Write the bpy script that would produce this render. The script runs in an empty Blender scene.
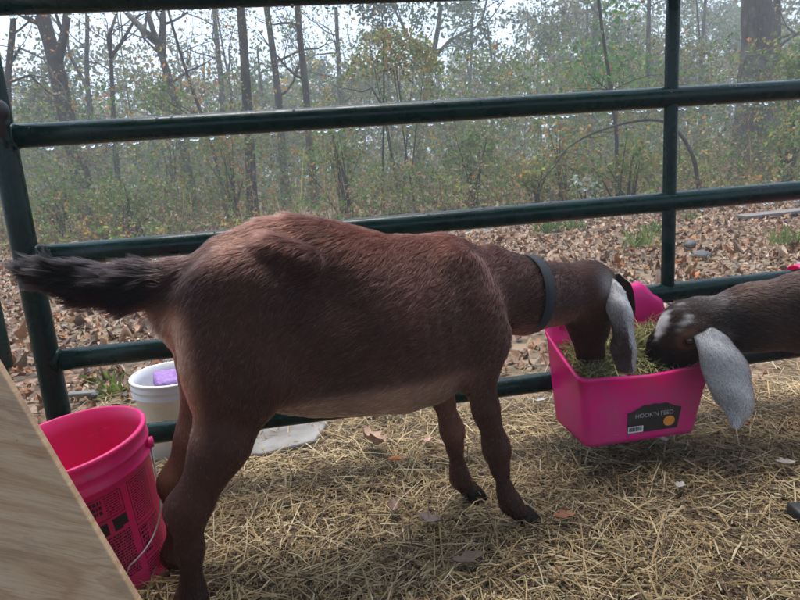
import bpy, math, random
import numpy as np
from mathutils import Vector, Matrix
from mathutils.kdtree import KDTree

random.seed(7)
RNG = np.random.default_rng(7)
scene = bpy.context.scene
COL = scene.collection

# ------------------------------------------------------------------ camera
FPX, PITCH, RC, RS, CAMH = 601.0, math.radians(12), 0.99724, 0.0742, 0.80
R0 = np.array([1, 0, 0.]); U0 = np.array([0, math.sin(PITCH), math.cos(PITCH)])
FW = np.array([0, math.cos(PITCH), -math.sin(PITCH)])
CR = RC * R0 - RS * U0; CU = RS * R0 + RC * U0
CO = np.array([0, 0, CAMH])
cam = bpy.data.cameras.new('camera'); cam.sensor_width = 36; cam.lens = FPX / 800 * 36
cam.clip_start = 0.02; cam.clip_end = 2000
camo = bpy.data.objects.new('camera', cam); COL.objects.link(camo)
M = Matrix(((CR[0], CU[0], -FW[0], 0), (CR[1], CU[1], -FW[1], 0), (CR[2], CU[2], -FW[2], CAMH), (0, 0, 0, 1)))
camo.matrix_world = M
scene.camera = camo
cam.dof.use_dof = True; cam.dof.focus_distance = 1.35; cam.dof.aperture_fstop = 16

# ------------------------------------------------------------------ sky, sun, exposure
world = bpy.data.worlds.new('World'); scene.world = world; world.use_nodes = True
nt = world.node_tree; nt.nodes.clear()
sky = nt.nodes.new('ShaderNodeTexSky'); sky.sky_type = 'NISHITA'; sky.sun_disc = False
SUN_EL, SUN_AZ = math.radians(78), math.radians(-15)       # high behind the overcast
sky.sun_elevation = SUN_EL; sky.sun_rotation = SUN_AZ
sky.air_density = 1.0; sky.dust_density = 6.0; sky.ozone_density = 1.5
# overcast: the blue gradient veiled by an even cloud layer
mixn = nt.nodes.new('ShaderNodeMix'); mixn.data_type = 'RGBA'; mixn.inputs[0].default_value = 0.55
mixn.inputs[7].default_value = (6.6, 8.4, 11.0, 1)
bg = nt.nodes.new('ShaderNodeBackground'); bg.inputs['Strength'].default_value = 0.075
wo = nt.nodes.new('ShaderNodeOutputWorld')
nt.links.new(sky.outputs[0], mixn.inputs[6]); nt.links.new(mixn.outputs[2], bg.inputs[0]); nt.links.new(bg.outputs[0], wo.inputs[0])
sun = bpy.data.lights.new('sun', 'SUN'); sun.energy = 1.5; sun.angle = math.radians(30); sun.color = (1, .97, .93)
suno = bpy.data.objects.new('sun', sun); COL.objects.link(suno)
sd = Vector((math.sin(SUN_AZ) * math.cos(SUN_EL), math.cos(SUN_AZ) * math.cos(SUN_EL), math.sin(SUN_EL)))
suno.rotation_euler = sd.to_track_quat('Z', 'Y').to_euler()
suno.location = (0, 6, 12)
vs = scene.view_settings; vs.view_transform = 'Standard'; vs.look = 'None'; vs.gamma = 1; vs.exposure = 1.65
vs.use_curve_mapping = False
scene.render.engine = 'CYCLES'
cy = scene.cycles
cy.use_denoising = True
try: cy.denoiser = 'OPENIMAGEDENOISE'
except Exception: pass
cy.max_bounces = 8; cy.diffuse_bounces = 4; cy.glossy_bounces = 3; cy.transmission_bounces = 4; cy.transparent_max_bounces = 8
cy.volume_bounces = 2; cy.volume_step_rate = 4; cy.volume_max_steps = 32
cy.caustics_reflective = False; cy.caustics_refractive = False
cy.sample_clamp_indirect = 6

# ------------------------------------------------------------------ pixel helpers (800 x 600 photo pixels)
def ray(x, y): return (x - 400) / FPX * CR + (300 - y) / FPX * CU + FW
def ground_at(x, y, z=0.0):
    d = ray(x, y); return CO + (z - CAMH) / d[2] * d
def at_y(x, y, Y):
    d = ray(x, y); return CO + d * (Y / d[1])
GA = math.radians(8.6); GD = 1.6
GX = np.array([math.cos(GA), math.sin(GA), 0]); GN = np.array([-math.sin(GA), math.cos(GA), 0])
def gpt(u, off, z):
    """u metres along the gate from x = 0, off metres in front of it (towards the camera)."""
    return np.array([0, GD, 0]) + GX * u - GN * off + np.array([0, 0, z])

# ------------------------------------------------------------------ mesh helpers
class MB:
    def __init__(s): s.v = []; s.f = []; s.n = 0; s.c = []
    def add(s, v, f, c=None):
        v = np.asarray(v, float).reshape(-1, 3)
        s.v.append(v); s.f += [tuple(int(i) + s.n for i in q) for q in f]
        if c is not None:
            c = np.asarray(c, float)
            s.c.append(np.broadcast_to(c, (len(v), 3)))
        s.n += len(v)
        return s
    def tube(s, pts, rad, seg=8, cap=True, c=None):
        pts = np.asarray(pts, float); n = len(pts)
        rad = np.broadcast_to(np.asarray(rad, float), (n,))
        V = []; tn = np.gradient(pts, axis=0) if n > 1 else None
        up = np.array([0.31, 0.17, 0.93])
        u = None
        for i in range(n):
            t = tn[i] / (np.linalg.norm(tn[i]) + 1e-12)
            if u is None:
                u = np.cross(t, up)
                if np.linalg.norm(u) < .2: u = np.cross(t, np.array([1., 0, 0]))
            u = u - t * (u @ t); u /= np.linalg.norm(u) + 1e-12
            w = np.cross(t, u)
            a = np.arange(seg) * 2 * math.pi / seg
            V.append(pts[i] + rad[i] * (np.cos(a)[:, None] * u + np.sin(a)[:, None] * w))
        F = []
        for i in range(n - 1):
            for k in range(seg):
                k2 = (k + 1) % seg
                F.append((i * seg + k, i * seg + k2, (i + 1) * seg + k2, (i + 1) * seg + k))
        if cap:
            F.append(tuple(range(seg - 1, -1, -1))); F.append(tuple((n - 1) * seg + k for k in range(seg)))
        return s.add(np.concatenate(V), F, c)
    def box(s, cx, sx, rot=None, c=None):
        v = np.array([[x, y, z] for x in (-.5, .5) for y in (-.5, .5) for z in (-.5, .5)]) * np.asarray(sx)
        if rot is not None: v = v @ np.asarray(rot).T
        return s.add(v + np.asarray(cx), [(0, 1, 3, 2), (4, 6, 7, 5), (0, 4, 5, 1), (2, 3, 7, 6), (0, 2, 6, 4), (1, 5, 7, 3)], c)
    def lathe(s, prof, seg=40, c=None):
        V = []; a = np.arange(seg) * 2 * math.pi / seg
        for r, z in prof: V.append(np.stack([r * np.cos(a), r * np.sin(a), np.full(seg, z)], 1))
        F = []
        for i in range(len(prof) - 1):
            for k in range(seg):
                k2 = (k + 1) % seg
                F.append((i * seg + k, i * seg + k2, (i + 1) * seg + k2, (i + 1) * seg + k))
        return s.add(np.concatenate(V), F, c)
    def build(s, name, m, parent=None, smooth=True, loc=None):
        v = np.concatenate(s.v) if s.v else np.zeros((0, 3))
        c = np.concatenate(s.c) if s.c and sum(len(x) for x in s.c) == len(v) else None
        return mesh_obj(name, v, s.f, m, parent, smooth, c, loc)

def fast_mesh(name, v, f, smooth=True, col=None, attr='col'):
    me = bpy.data.meshes.new(name)
    v = np.asarray(v, np.float32)
    if isinstance(f, np.ndarray):
        k = f.shape[1]; nf = len(f)
        me.vertices.add(len(v)); me.vertices.foreach_set('co', v.ravel())
        me.loops.add(nf * k); me.loops.foreach_set('vertex_index', f.astype(np.int32).ravel())
        me.polygons.add(nf)
        me.polygons.foreach_set('loop_start', np.arange(0, nf * k, k, dtype=np.int32))
        me.update(calc_edges=True)
    else:
        me.from_pydata([tuple(map(float, p)) for p in v], [], f); me.update()
    if smooth: me.polygons.foreach_set('use_smooth', np.ones(len(me.polygons), bool))
    if col is not None:
        a = me.attributes.new(attr, 'FLOAT_COLOR', 'POINT')
        a.data.foreach_set('color', np.concatenate([np.asarray(col, np.float32), np.ones((len(v), 1), np.float32)], 1).ravel())
    return me

def link(name, data, m=None, parent=None, loc=None):
    o = bpy.data.objects.new(name, data); COL.objects.link(o)
    if m is not None: data.materials.append(m)
    if parent is not None: o.parent = parent
    if loc is not None: o.location = loc
    return o
def mesh_obj(name, v, f, m, parent=None, smooth=True, col=None, loc=None):
    return link(name, fast_mesh(name, v, f, smooth, col), m, parent, loc)
def empty(name, loc=(0, 0, 0)):
    o = bpy.data.objects.new(name, None); COL.objects.link(o); o.location = tuple(map(float, loc)); o.empty_display_size = .1
    return o
def tag(o, label=None, cat=None, group=None, kind=None):
    if label: o['label'] = label
    if cat: o['category'] = cat
    if group: o['group'] = group
    if kind: o['kind'] = kind
    return o
def sub(*a):  # offset for parts whose parent Empty is not at the origin
    pass
def bevel(o, w=.003, seg=2):
    b = o.modifiers.new('bevel', 'BEVEL'); b.width = w; b.segments = seg; b.limit_method = 'ANGLE'
    return o

# ------------------------------------------------------------------ materials
def new_mat(name):
    m = bpy.data.materials.new(name); m.use_nodes = True
    n = m.node_tree; b = n.nodes['Principled BSDF']
    return m, n, b
def N(n, t, **kw):
    x = n.nodes.new(t)
    for k, v in kw.items(): setattr(x, k, v)
    return x
def noise(n, scale, detail=4, rough=.55, vec=None, dist=0):
    t = N(n, 'ShaderNodeTexNoise'); t.inputs['Scale'].default_value = scale; t.inputs['Detail'].default_value = detail
    t.inputs['Roughness'].default_value = rough; t.inputs['Distortion'].default_value = dist
    if vec is not None: n.links.new(vec, t.inputs['Vector'])
    return t
def ramp(n, fac, stops):
    r = N(n, 'ShaderNodeValToRGB')
    e = r.color_ramp.elements
    while len(e) < len(stops): e.new(.5)
    for i, (p, c) in enumerate(stops):
        e[i].position = p; e[i].color = (*c, 1) if len(c) == 3 else c
    n.links.new(fac, r.inputs[0]); return r
def bump(n, b, h, strength=.3, dist=.002):
    x = N(n, 'ShaderNodeBump'); x.inputs['Strength'].default_value = strength; x.inputs['Distance'].default_value = dist
    n.links.new(h, x.inputs['Height']); n.links.new(x.outputs[0], b.inputs['Normal']); return x
def coords(n, out='Object', scale=None, rot=None):
    tc = N(n, 'ShaderNodeTexCoord')
    if scale is None and rot is None: return tc.outputs[out]
    mp = N(n, 'ShaderNodeMapping')
    if scale is not None: mp.inputs['Scale'].default_value = scale
    if rot is not None: mp.inputs['Rotation'].default_value = rot
    n.links.new(tc.outputs[out], mp.inputs[0]); return mp.outputs[0]
def mixcol(n, fac, a, b):
    x = N(n, 'ShaderNodeMix'); x.data_type = 'RGBA'
    for sock, val in ((0, fac), (6, a), (7, b)):
        if hasattr(val, 'is_linked') or hasattr(val, 'links'): n.links.new(val, x.inputs[sock])
        else: x.inputs[sock].default_value = val if sock == 0 else (*val, 1)
    return x.outputs[2]
def noisy(name, stops, scale=8, rough=.6, detail=6, bstr=.2, bdist=.002, spec=.5, coat=0, metal=0, vscale=None):
    m, n, b = new_mat(name)
    v = coords(n, 'Object', vscale)
    t = noise(n, scale, detail, vec=v)
    r = ramp(n, t.outputs[0], stops); n.links.new(r.outputs[0], b.inputs['Base Color'])
    b.inputs['Roughness'].default_value = rough; b.inputs['Specular IOR Level'].default_value = spec
    b.inputs['Coat Weight'].default_value = coat; b.inputs['Metallic'].default_value = metal
    t2 = noise(n, scale * 5, 4, vec=v)
    if bstr: bump(n, b, t2.outputs[0], bstr, bdist)
    return m
def attr_mat(name, rough=.7, trans=0.0, spec=.3, attr='col', vary=.25, nscale=60):
    m, n, b = new_mat(name)
    a = N(n, 'ShaderNodeAttribute', attribute_name=attr)
    t = noise(n, nscale, 3, vec=coords(n, 'Object'))
    mp = N(n, 'ShaderNodeMapRange'); mp.inputs['To Min'].default_value = 1 - vary; mp.inputs['To Max'].default_value = 1 + vary
    n.links.new(t.outputs[0], mp.inputs[0])
    vm = N(n, 'ShaderNodeVectorMath', operation='SCALE'); n.links.new(a.outputs['Color'], vm.inputs[0]); n.links.new(mp.outputs[0], vm.inputs['Scale'])
    n.links.new(vm.outputs[0], b.inputs['Base Color'])
    b.inputs['Roughness'].default_value = rough; b.inputs['Specular IOR Level'].default_value = spec
    if trans:
        tr = N(n, 'ShaderNodeBsdfTranslucent'); n.links.new(vm.outputs[0], tr.inputs[0])
        mx = N(n, 'ShaderNodeMixShader'); mx.inputs[0].default_value = trans
        out = n.nodes['Material Output']
        n.links.new(b.outputs[0], mx.inputs[1]); n.links.new(tr.outputs[0], mx.inputs[2]); n.links.new(mx.outputs[0], out.inputs[0])
    return m

# wet dark green gate paint
def gate_paint():
    m, n, b = new_mat('wet_green_paint')
    v = coords(n, 'Object')
    t = noise(n, 9, 6, vec=v)
    r = ramp(n, t.outputs[0], [(.3, (.001, .012, .010)), (.6, (.0015, .020, .016)), (.8, (.003, .028, .022))])
    sc = noise(n, 70, 3, vec=v)
    r2 = ramp(n, sc.outputs[0], [(.70, (0, 0, 0)), (.76, (.5, .5, .5))])
    n.links.new(mixcol(n, r2.outputs[0], r.outputs[0], (.05, .05, .045)), b.inputs['Base Color'])
    rr = ramp(n, noise(n, 25, 5, vec=v).outputs[0], [(.3, (.16,) * 3), (.7, (.42,) * 3)])
    n.links.new(rr.outputs[0], b.inputs['Roughness'])
    vo = N(n, 'ShaderNodeTexVoronoi'); vo.inputs['Scale'].default_value = 190; n.links.new(v, vo.inputs['Vector'])
    dr = ramp(n, vo.outputs['Distance'], [(.12, (1,) * 3), (.3, (0,) * 3)])
    bump(n, b, dr.outputs[0], .25, .0008)
    b.inputs['Specular IOR Level'].default_value = .2
    return m
MAT = {}
MAT['paint'] = gate_paint()

def plastic(name, base, dark, rough=.38, trans=.0, scratch=.25, dirt=.42):
    m, n, b = new_mat(name)
    v = coords(n, 'Object')
    t = noise(n, 6, 6, .65, vec=v)
    r = ramp(n, t.outputs[0], [(.35, base), (.75, tuple(.86 * x + .02 for x in base))])
    g = noise(n, 22, 8, .7, vec=v)
    gr = ramp(n, g.outputs[0], [(.58, (0, 0, 0)), (.78, (scratch,) * 3)])
    c = mixcol(n, gr.outputs[0], r.outputs[0], dark)
    du = noise(n, 4.5, 9, .72, vec=coords(n, 'Object', (1, 1, .6)))
    dr_ = ramp(n, du.outputs[0], [(.50, (0, 0, 0)), (.70, (dirt,) * 3)])
    c = mixcol(n, dr_.outputs[0], c, (.33, .21, .17))
    sc_ = noise(n, 30, 5, .6, vec=coords(n, 'Object', (1, 1, 9), (.5, .3, .2)))
    sr_ = ramp(n, sc_.outputs[0], [(.66, (0, 0, 0)), (.72, (.45,) * 3)])
    c = mixcol(n, sr_.outputs[0], c, tuple(min(1, .55 * x + .38) for x in base))
    n.links.new(c, b.inputs['Base Color'])
    rr = ramp(n, t.outputs[0], [(.3, (rough - .08,) * 3), (.7, (rough + .15,) * 3)]); n.links.new(rr.outputs[0], b.inputs['Roughness'])
    bump(n, b, noise(n, 60, 3, vec=v).outputs[0], .08, .001)
    if trans:
        tr = N(n, 'ShaderNodeBsdfTranslucent'); n.links.new(c, tr.inputs[0])
        mx = N(n, 'ShaderNodeMixShader'); mx.inputs[0].default_value = trans
        n.links.new(b.outputs[0], mx.inputs[1]); n.links.new(tr.outputs[0], mx.inputs[2]); n.links.new(mx.outputs[0], n.nodes['Material Output'].inputs[0])
    return m
MAT['pink'] = plastic('hot_pink_plastic', (.92, .010, .29), (.30, .06, .10), .36, .36, .4)
MAT['redpink'] = plastic('raspberry_bucket_plastic', (.82, .014, .215), (.20, .05, .06), .42, .22, .7)
MAT['whitep'] = plastic('white_bucket_plastic', (.80, .81, .82), (.40, .38, .36), .42, .08, .5, .2)
MAT['purple'] = noisy('purple_sponge', [(.3, (.22, .13, .34)), (.5, (.36, .22, .50)), (.7, (.44, .30, .58))], 60, .95, bstr=1.0, bdist=.006, spec=.1)
MAT['black_print'] = noisy('black_ink', [(.3, (.012, .008, .010)), (.7, (.035, .014, .02))], 90, .5, bstr=0)
MAT['sticker'] = noisy('charcoal_sticker', [(.3, (.012, .013, .015)), (.7, (.028, .028, .03))], 30, .35, bstr=0)
MAT['label_white'] = noisy('white_print', [(.3, (.55, .55, .54)), (.7, (.66, .66, .65))], 50, .4, bstr=0)
MAT['label_grey'] = noisy('grey_print', [(.3, (.30, .30, .30)), (.7, (.42, .42, .42))], 50, .4, bstr=0)
MAT['label_orange'] = noisy('orange_print', [(.3, (.62, .22, .03)), (.7, (.75, .30, .05))], 50, .4, bstr=0)
MAT['wire'] = noisy('galvanised_wire', [(.3, (.42, .42, .42)), (.7, (.62, .62, .62))], 60, .35, metal=.9, bstr=.1)
MAT['black_rubber'] = noisy('black_rubber', [(.3, (.010, .010, .011)), (.7, (.02, .02, .021))], 30, .5)
MAT['collar'] = noisy('navy_webbing', [(.3, (.006, .009, .013)), (.7, (.014, .018, .025))], 160, .75, bstr=.6)
MAT['hoof'] = noisy('hoof_horn', [(.3, (.008, .005, .004)), (.6, (.022, .014, .010)), (.8, (.07, .048, .03))], 60, .8, vscale=(1, 1, 4), spec=.15)
MAT['eye'] = noisy('eye_amber', [(.3, (.02, .012, .006)), (.7, (.05, .03, .012))], 30, .08, bstr=0)
MAT['slab'] = noisy('grey_concrete', [(.3, (.07, .058, .046)), (.5, (.15, .138, .125)), (.72, (.23, .22, .21))], 9, .8, 8, .5, .004)
MAT['stone'] = noisy('dark_stone', [(.3, (.022, .020, .018)), (.7, (.085, .076, .068))], 14, .6, 8, .8, .01)
MAT['grey_plank'] = noisy('weathered_grey_wood', [(.25, (.07, .058, .048)), (.6, (.15, .13, .115)), (.8, (.21, .19, .17))], 6, .7, 8, .5, .004, vscale=(1.2, 14, 14))
MAT['tin'] = noisy('galvanised_sheet', [(.3, (.30, .31, .32)), (.7, (.44, .45, .46))], 6, .5, metal=.6)
MAT['timber'] = noisy('rough_timber', [(.3, (.16, .10, .06)), (.7, (.30, .20, .12))], 5, .8, 8, .4, .003, vscale=(8, 8, 1))
MAT['straw'] = attr_mat('straw', .6, .15, .25)
MAT['litter'] = attr_mat('leaf_litter', .55, .12, .25, vary=.5, nscale=90)
MAT['foliage'] = attr_mat('foliage', .65, .38, .15, vary=.2, nscale=3)
MAT['stem'] = attr_mat('stems', .8, 0, .2, vary=.3, nscale=6)

def bark(name, a, b_, lichen, amount=.5):
    m, n, b = new_mat(name)
    v = coords(n, 'Object', (7, 7, 1.1))
    t = noise(n, 3.2, 9, .68, vec=v, dist=.6)
    r = ramp(n, t.outputs[0], [(.32, a), (.68, b_)])
    l = noise(n, 2.6, 8, .7, vec=coords(n, 'Object'))
    lr = ramp(n, l.outputs[0], [(.5, (0, 0, 0)), (.66, (amount,) * 3)])
    n.links.new(mixcol(n, lr.outputs[0], r.outputs[0], lichen), b.inputs['Base Color'])
    b.inputs['Roughness'].default_value = .85; b.inputs['Specular IOR Level'].default_value = .25
    bump(n, b, t.outputs[0], .9, .03)
    return m
MAT['bark'] = bark('bark_brown', (.018, .013, .010), (.070, .052, .040), (.11, .12, .085), .5)
MAT['bark_pale'] = bark('bark_lichened', (.022, .017, .013), (.085, .068, .054), (.16, .175, .14), .65)

def plywood():
    m, n, b = new_mat('weathered_plywood')
    wv = N(n, 'ShaderNodeTexNoise'); wv.inputs['Scale'].default_value = 1.0
    broad = noise(n, 2.2, 4, .5, vec=coords(n, 'Object', (1.2, 1, 7)), dist=1.0)
    bands = N(n, 'ShaderNodeMath', operation='MULTIPLY'); bands.inputs[1].default_value = 7; n.links.new(broad.outputs[0], bands.inputs[0])
    fr_ = N(n, 'ShaderNodeMath', operation='PINGPONG'); fr_.inputs[1].default_value = 1.0; n.links.new(bands.outputs[0], fr_.inputs[0])
    r = ramp(n, fr_.outputs[0], [(.0, (.47, .29, .165)), (.35, (.58, .385, .235)), (.75, (.62, .43, .275)), (1, (.51, .32, .19))])
    fib = noise(n, 9, 10, .72, vec=coords(n, 'Object', (2.2, 1, 48)), dist=.3)
    r2 = ramp(n, fib.outputs[0], [(.34, (.66, .60, .55)), (.5, (.97, .96, .95)), (.72, (1.1, 1.1, 1.1))])
    mul = N(n, 'ShaderNodeMix'); mul.data_type = 'RGBA'; mul.blend_type = 'MULTIPLY'; mul.inputs[0].default_value = .85
    n.links.new(r.outputs[0], mul.inputs[6]); n.links.new(r2.outputs[0], mul.inputs[7])
    st = noise(n, 5, 6, .65, vec=coords(n, 'Object', (1, 1, 2.0)))
    r3 = ramp(n, st.outputs[0], [(.55, (0,) * 3), (.72, (.55,) * 3)])
    c = mixcol(n, r3.outputs[0], mul.outputs[2], (.20, .145, .11))
    sp_ = noise(n, 120, 3, .6, vec=coords(n, 'Object', (1, 1, 2.5)))
    r4 = ramp(n, sp_.outputs[0], [(.68, (0,) * 3), (.76, (.7,) * 3)])
    c = mixcol(n, r4.outputs[0], c, (.12, .08, .055))
    n.links.new(c, b.inputs['Base Color']); b.inputs['Roughness'].default_value = .8; b.inputs['Specular IOR Level'].default_value = .2
    bump(n, b, fib.outputs[0], .6, .0015)
    return m
MAT['plywood'] = plywood()

def ground_mat():
    m, n, b = new_mat('leafy_earth')
    v = coords(n, 'Object')
    vo = N(n, 'ShaderNodeTexVoronoi'); vo.inputs['Scale'].default_value = 11; n.links.new(v, vo.inputs['Vector'])
    sep = N(n, 'ShaderNodeSeparateColor'); n.links.new(vo.outputs['Color'], sep.inputs[0])
    r = ramp(n, sep.outputs[0], [(.0, (.045, .028, .018)), (.4, (.11, .066, .042)), (.75, (.19, .118, .08)), (1, (.26, .18, .13))])
    t = noise(n, .55, 8, .65, vec=v)
    r2 = ramp(n, t.outputs[0], [(.4, (0,) * 3), (.62, (.7,) * 3)])
    c = mixcol(n, r2.outputs[0], r.outputs[0], (.16, .13, .075))
    n.links.new(c, b.inputs['Base Color']); b.inputs['Roughness'].default_value = .8; b.inputs['Specular IOR Level'].default_value = .3
    bump(n, b, vo.outputs['Distance'], .8, .03)
    return m
MAT['ground'] = ground_mat()
MAT['bedding_earth'] = noisy('trodden_bedding', [(.25, (.03, .022, .015)), (.5, (.075, .056, .036)), (.75, (.14, .105, .065))], 28, .85, 10, .9, .01)

# ------------------------------------------------------------------ the ground
def bed_h(x, y):
    """Height of the straw bed above the datum."""
    h = .010 * np.sin(3.1 * x + 1.3) * np.sin(2.7 * y + .4) + .007 * np.sin(9 * x + 2) * np.sin(8 * y + 1)
    h += .035 * np.exp(-(((x + .60) / .22) ** 2 + ((y - .99) / .16) ** 2))
    return h
def out_h(x, y):
    d = np.clip((y - 2.6) / 6, 0, 1)
    return d * (.035 * np.sin(.9 * x + .5) * np.sin(.8 * y) + .02 * np.sin(2.3 * x) * np.cos(1.9 * y + 1)) + np.clip((y - 9) / 30, 0, 2) * .35
rings = np.concatenate([np.linspace(.0, 4, 34)[1:], np.linspace(4.3, 14, 40), np.geomspace(15, 900, 34)])
seg = 128; ang = np.arange(seg) * 2 * math.pi / seg
X = rings[:, None] * np.cos(ang); Y = rings[:, None] * np.sin(ang)
V = np.stack([X, Y, out_h(X, Y) - .022], -1).reshape(-1, 3)
V = np.concatenate([[[0, 0, -.022]], V])
F = [(0, 1 + k, 1 + (k + 1) % seg) for k in range(seg)]
for i in range(len(rings) - 1):
    for k in range(seg):
        k2 = (k + 1) % seg
        F.append((1 + i * seg + k, 1 + i * seg + k2, 1 + (i + 1) * seg + k2, 1 + (i + 1) * seg + k))
for q in range(seg): F[q] = F[q]
g = mesh_obj('ground', V, F, MAT['ground']); tag(g, 'leaf strewn woodland earth', None, kind='structure')

nx, ny = 90, 60
xs = np.linspace(-2.2, 2.6, nx); ys = np.linspace(-1.2, 2.02, ny)
GXm, GYm = np.meshgrid(xs, ys, indexing='ij')
edge = np.clip((2.02 - GYm) / .35, 0, 1)
Z = bed_h(GXm, GYm) * edge - .010 - .008 * (1 - edge)
V = np.stack([GXm, GYm, Z], -1).reshape(-1, 3)
ii = np.arange(nx * ny).reshape(nx, ny)
F = np.stack([ii[:-1, :-1], ii[1:, :-1], ii[1:, 1:], ii[:-1, 1:]], -1).reshape(-1, 4)
o = mesh_obj('pen_floor', V, F, MAT['bedding_earth']); tag(o, 'trodden earth of the pen under the straw', None, kind='structure')

# ------------------------------------------------------------------ the shelter over the pen (above and behind the frame)
sh = empty('open_shelter', (0, -.4, 0)); tag(sh, 'open timber shelter with a tin roof over the straw pen', 'shelter')
def spart(name, mb, m, par=sh, smooth=False):
    o = mb.build(name, m, par, smooth); o.location = (0, .4, 0); return o
rx = np.linspace(-2.6, 2.9, 180); ry = np.array([-2.3, 1.2])
rv = []
for y in ry:
    zz = 2.30 + (1.30 - y) * .06 + .012 * np.sin(rx * 2 * math.pi / .076)
    rv.append(np.stack([rx, np.full_like(rx, y), zz], -1))
rv = np.concatenate(rv); nr = len(rx)
rv = np.concatenate([rv, rv + np.array([0, 0, .002])])
rf = [(k, k + 1, nr + k + 1, nr + k) for k in range(nr - 1)] + [(2 * nr + k, 3 * nr + k, 3 * nr + k + 1, 2 * nr + k + 1) for k in range(nr - 1)]
spart('roof', MB().add(rv, rf), MAT['tin'])
for (px, py) in ((-2.5, 1.05), (2.8, 1.05), (-2.5, -2.2), (2.8, -2.2)):
    top = 2.28 + (1.3 - py) * .06 - .11
    spart('post', MB().box((px, py, top / 2 - .05), (.09, .09, top + .1)), MAT['timber'])
for py in (1.05, -.5, -2.2):
    spart('rafter', MB().box((.15, py, 2.30 + (1.3 - py) * .06 - .07), (5.5, .045, .09)), MAT['timber'])
for k in range(4):
    spart('wall_board', MB().box((.15, -2.27, .09 + k * .19), (5.5, .02, .184)), MAT['timber'])

# ------------------------------------------------------------------ the tube gate
def tube_between(a, b, r, seg=20): return MB().tube(np.linspace(a, b, 12), r, seg)
RAILZ = [1.237, .946, .662, .398, .171]
RR = .0278
UL = -.897 / math.cos(GA)
gate = empty('tube_gate', gpt(UL, 0, 0)); tag(gate, 'wet dark green tubular farm gate fencing in the goats', 'gate')
def gpart(name, mb, m=None, par=gate):
    o = mb.build(name, m or MAT['paint'], par); 
    if par is gate: o.location = -Vector(gate.location)
    return o
UR = 2.75
for i, z in enumerate(RAILZ):
    gpart('rail', tube_between(gpt(UL + .012, 0, z), gpt(UR, 0, z), RR - (.0004 * (i % 2)), 24))
gpart('end_post', MB().tube([gpt(UL, 0, z) for z in np.linspace(.171, 1.237, 10)], RR + .0012, 24))
gpart('end_post', MB().tube([gpt(UR, 0, z) for z in np.linspace(.171, 1.237, 10)], RR + .0012, 24))
gpart('brace', MB().tube([gpt(.784 / math.cos(GA), 0.001, z) for z in np.linspace(.372, 1.237, 10)], .0185, 20))
gpart('brace', MB().tube([gpt(2.0, 0.001, z) for z in np.linspace(.171, 1.237, 10)], .0185, 20))
# knob of the hinge pin beside the end post
kb = gpt(UL + .020, .045, 1.0)
prof = [(.001, .03), (.016, .028), (.027, .016), (.030, .0), (.027, -.016), (.017, -.027), (.014, -.03), (.014, -.075), (.001, -.075)]
k = MB().lathe([(r_ * .8, z_ * .8) for r_, z_ in prof], 24); k.v[0] = k.v[0] + kb
gpart('hinge_knob', k, MAT['black_rubber'])
gpart('hinge_pin', MB().tube([kb + np.array([0, 0, -.055]), kb + np.array([0, .02, -.075])], .010, 12))
# weld collars where the rails meet the end post
for z in RAILZ[1:4]:
    gpart('weld_bead', MB().tube([gpt(UL + .026 + d, 0, z) for d in (-.002, .003, .008)], [RR + .001, RR + .003, RR + .0005], 24))
# rain drops hanging under the rails and lying on top of them
m, n, b = new_mat('rain_water')
b.inputs['Base Color'].default_value = (.9, .95, 1, 1); b.inputs['Roughness'].default_value = .03; b.inputs['IOR'].default_value = 1.33
b.inputs['Transmission Weight'].default_value = 1.0
tn = noise(n, 300, 2, vec=coords(n, 'Object')); bump(n, b, tn.outputs[0], .05, .0005)
MAT['water'] = m
dm = MB()
def drop(c, r, sz):
    a = np.arange(6) * math.pi / 3
    V = [[0, 0, sz * r]]
    for zz, q in ((.6, .75), (-.1, 1), (-.7, .65)):
        V += [[r * q * math.cos(t), r * q * math.sin(t), zz * sz * r] for t in a]
    V.append([0, 0, -sz * r])
    F = [(0, 1 + k, 1 + (k + 1) % 6) for k in range(6)]
    for l in range(2):
        F += [(1 + l * 6 + k, 7 + l * 6 + k, 7 + l * 6 + (k + 1) % 6, 1 + l * 6 + (k + 1) % 6) for k in range(6)]
    F += [(19, 13 + (k + 1) % 6, 13 + k) for k in range(6)]
    dm.add(np.array(V) + c, F)
for zi, z in enumerate(RAILZ):
    u = UL + .05
    while u < 1.9:
        u += RNG.exponential(.022 if zi < 2 else .05) + .004
        r = RNG.uniform(.003, .0062)
        drop(gpt(u, RNG.normal(0, .004), z - RR - .4 * r), r, RNG.uniform(1, 1.35))
    u = UL + .05
    while u < 1.9:
        u += RNG.exponential(.018) + .004
        an = RNG.uniform(-.9, 1.2); r = RNG.uniform(.0018, .0045)
        drop(gpt(u, math.sin(an) * RR, z + math.cos(an) * RR), r, .6)
o = gpart('rain_drops', dm, MAT['water']); o['kind'] = 'stuff'

# neighbouring panel seen past the end post
lp = ground_at(6, 362, .17)
pan = empty('fence_panel', (lp[0], lp[1], 0)); tag(pan, 'green tubular fence panel end behind the gate post at left edge', 'fence panel')
dirp = np.array([-.94, .34, 0])
for z in (.17, .40, .66, .945, 1.237):
    o = tube_between((0, 0, z), tuple(dirp * 2.4 + np.array([0, 0, z])), .0245).build('rail', MAT['paint'], pan)
for d in (0, 2.4):
    MB().tube([dirp * d + np.array([0, 0, z]) for z in np.linspace(.148, 1.237, 8)], .0255, 20).build('end_post', MAT['paint'], pan)
for d in (.02, 2.38):
    MB().tube([dirp * d + np.array([0, 0, z]) for z in np.linspace(-.1, .16, 4)], .016, 12).build('foot', MAT['paint'], pan)

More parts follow.
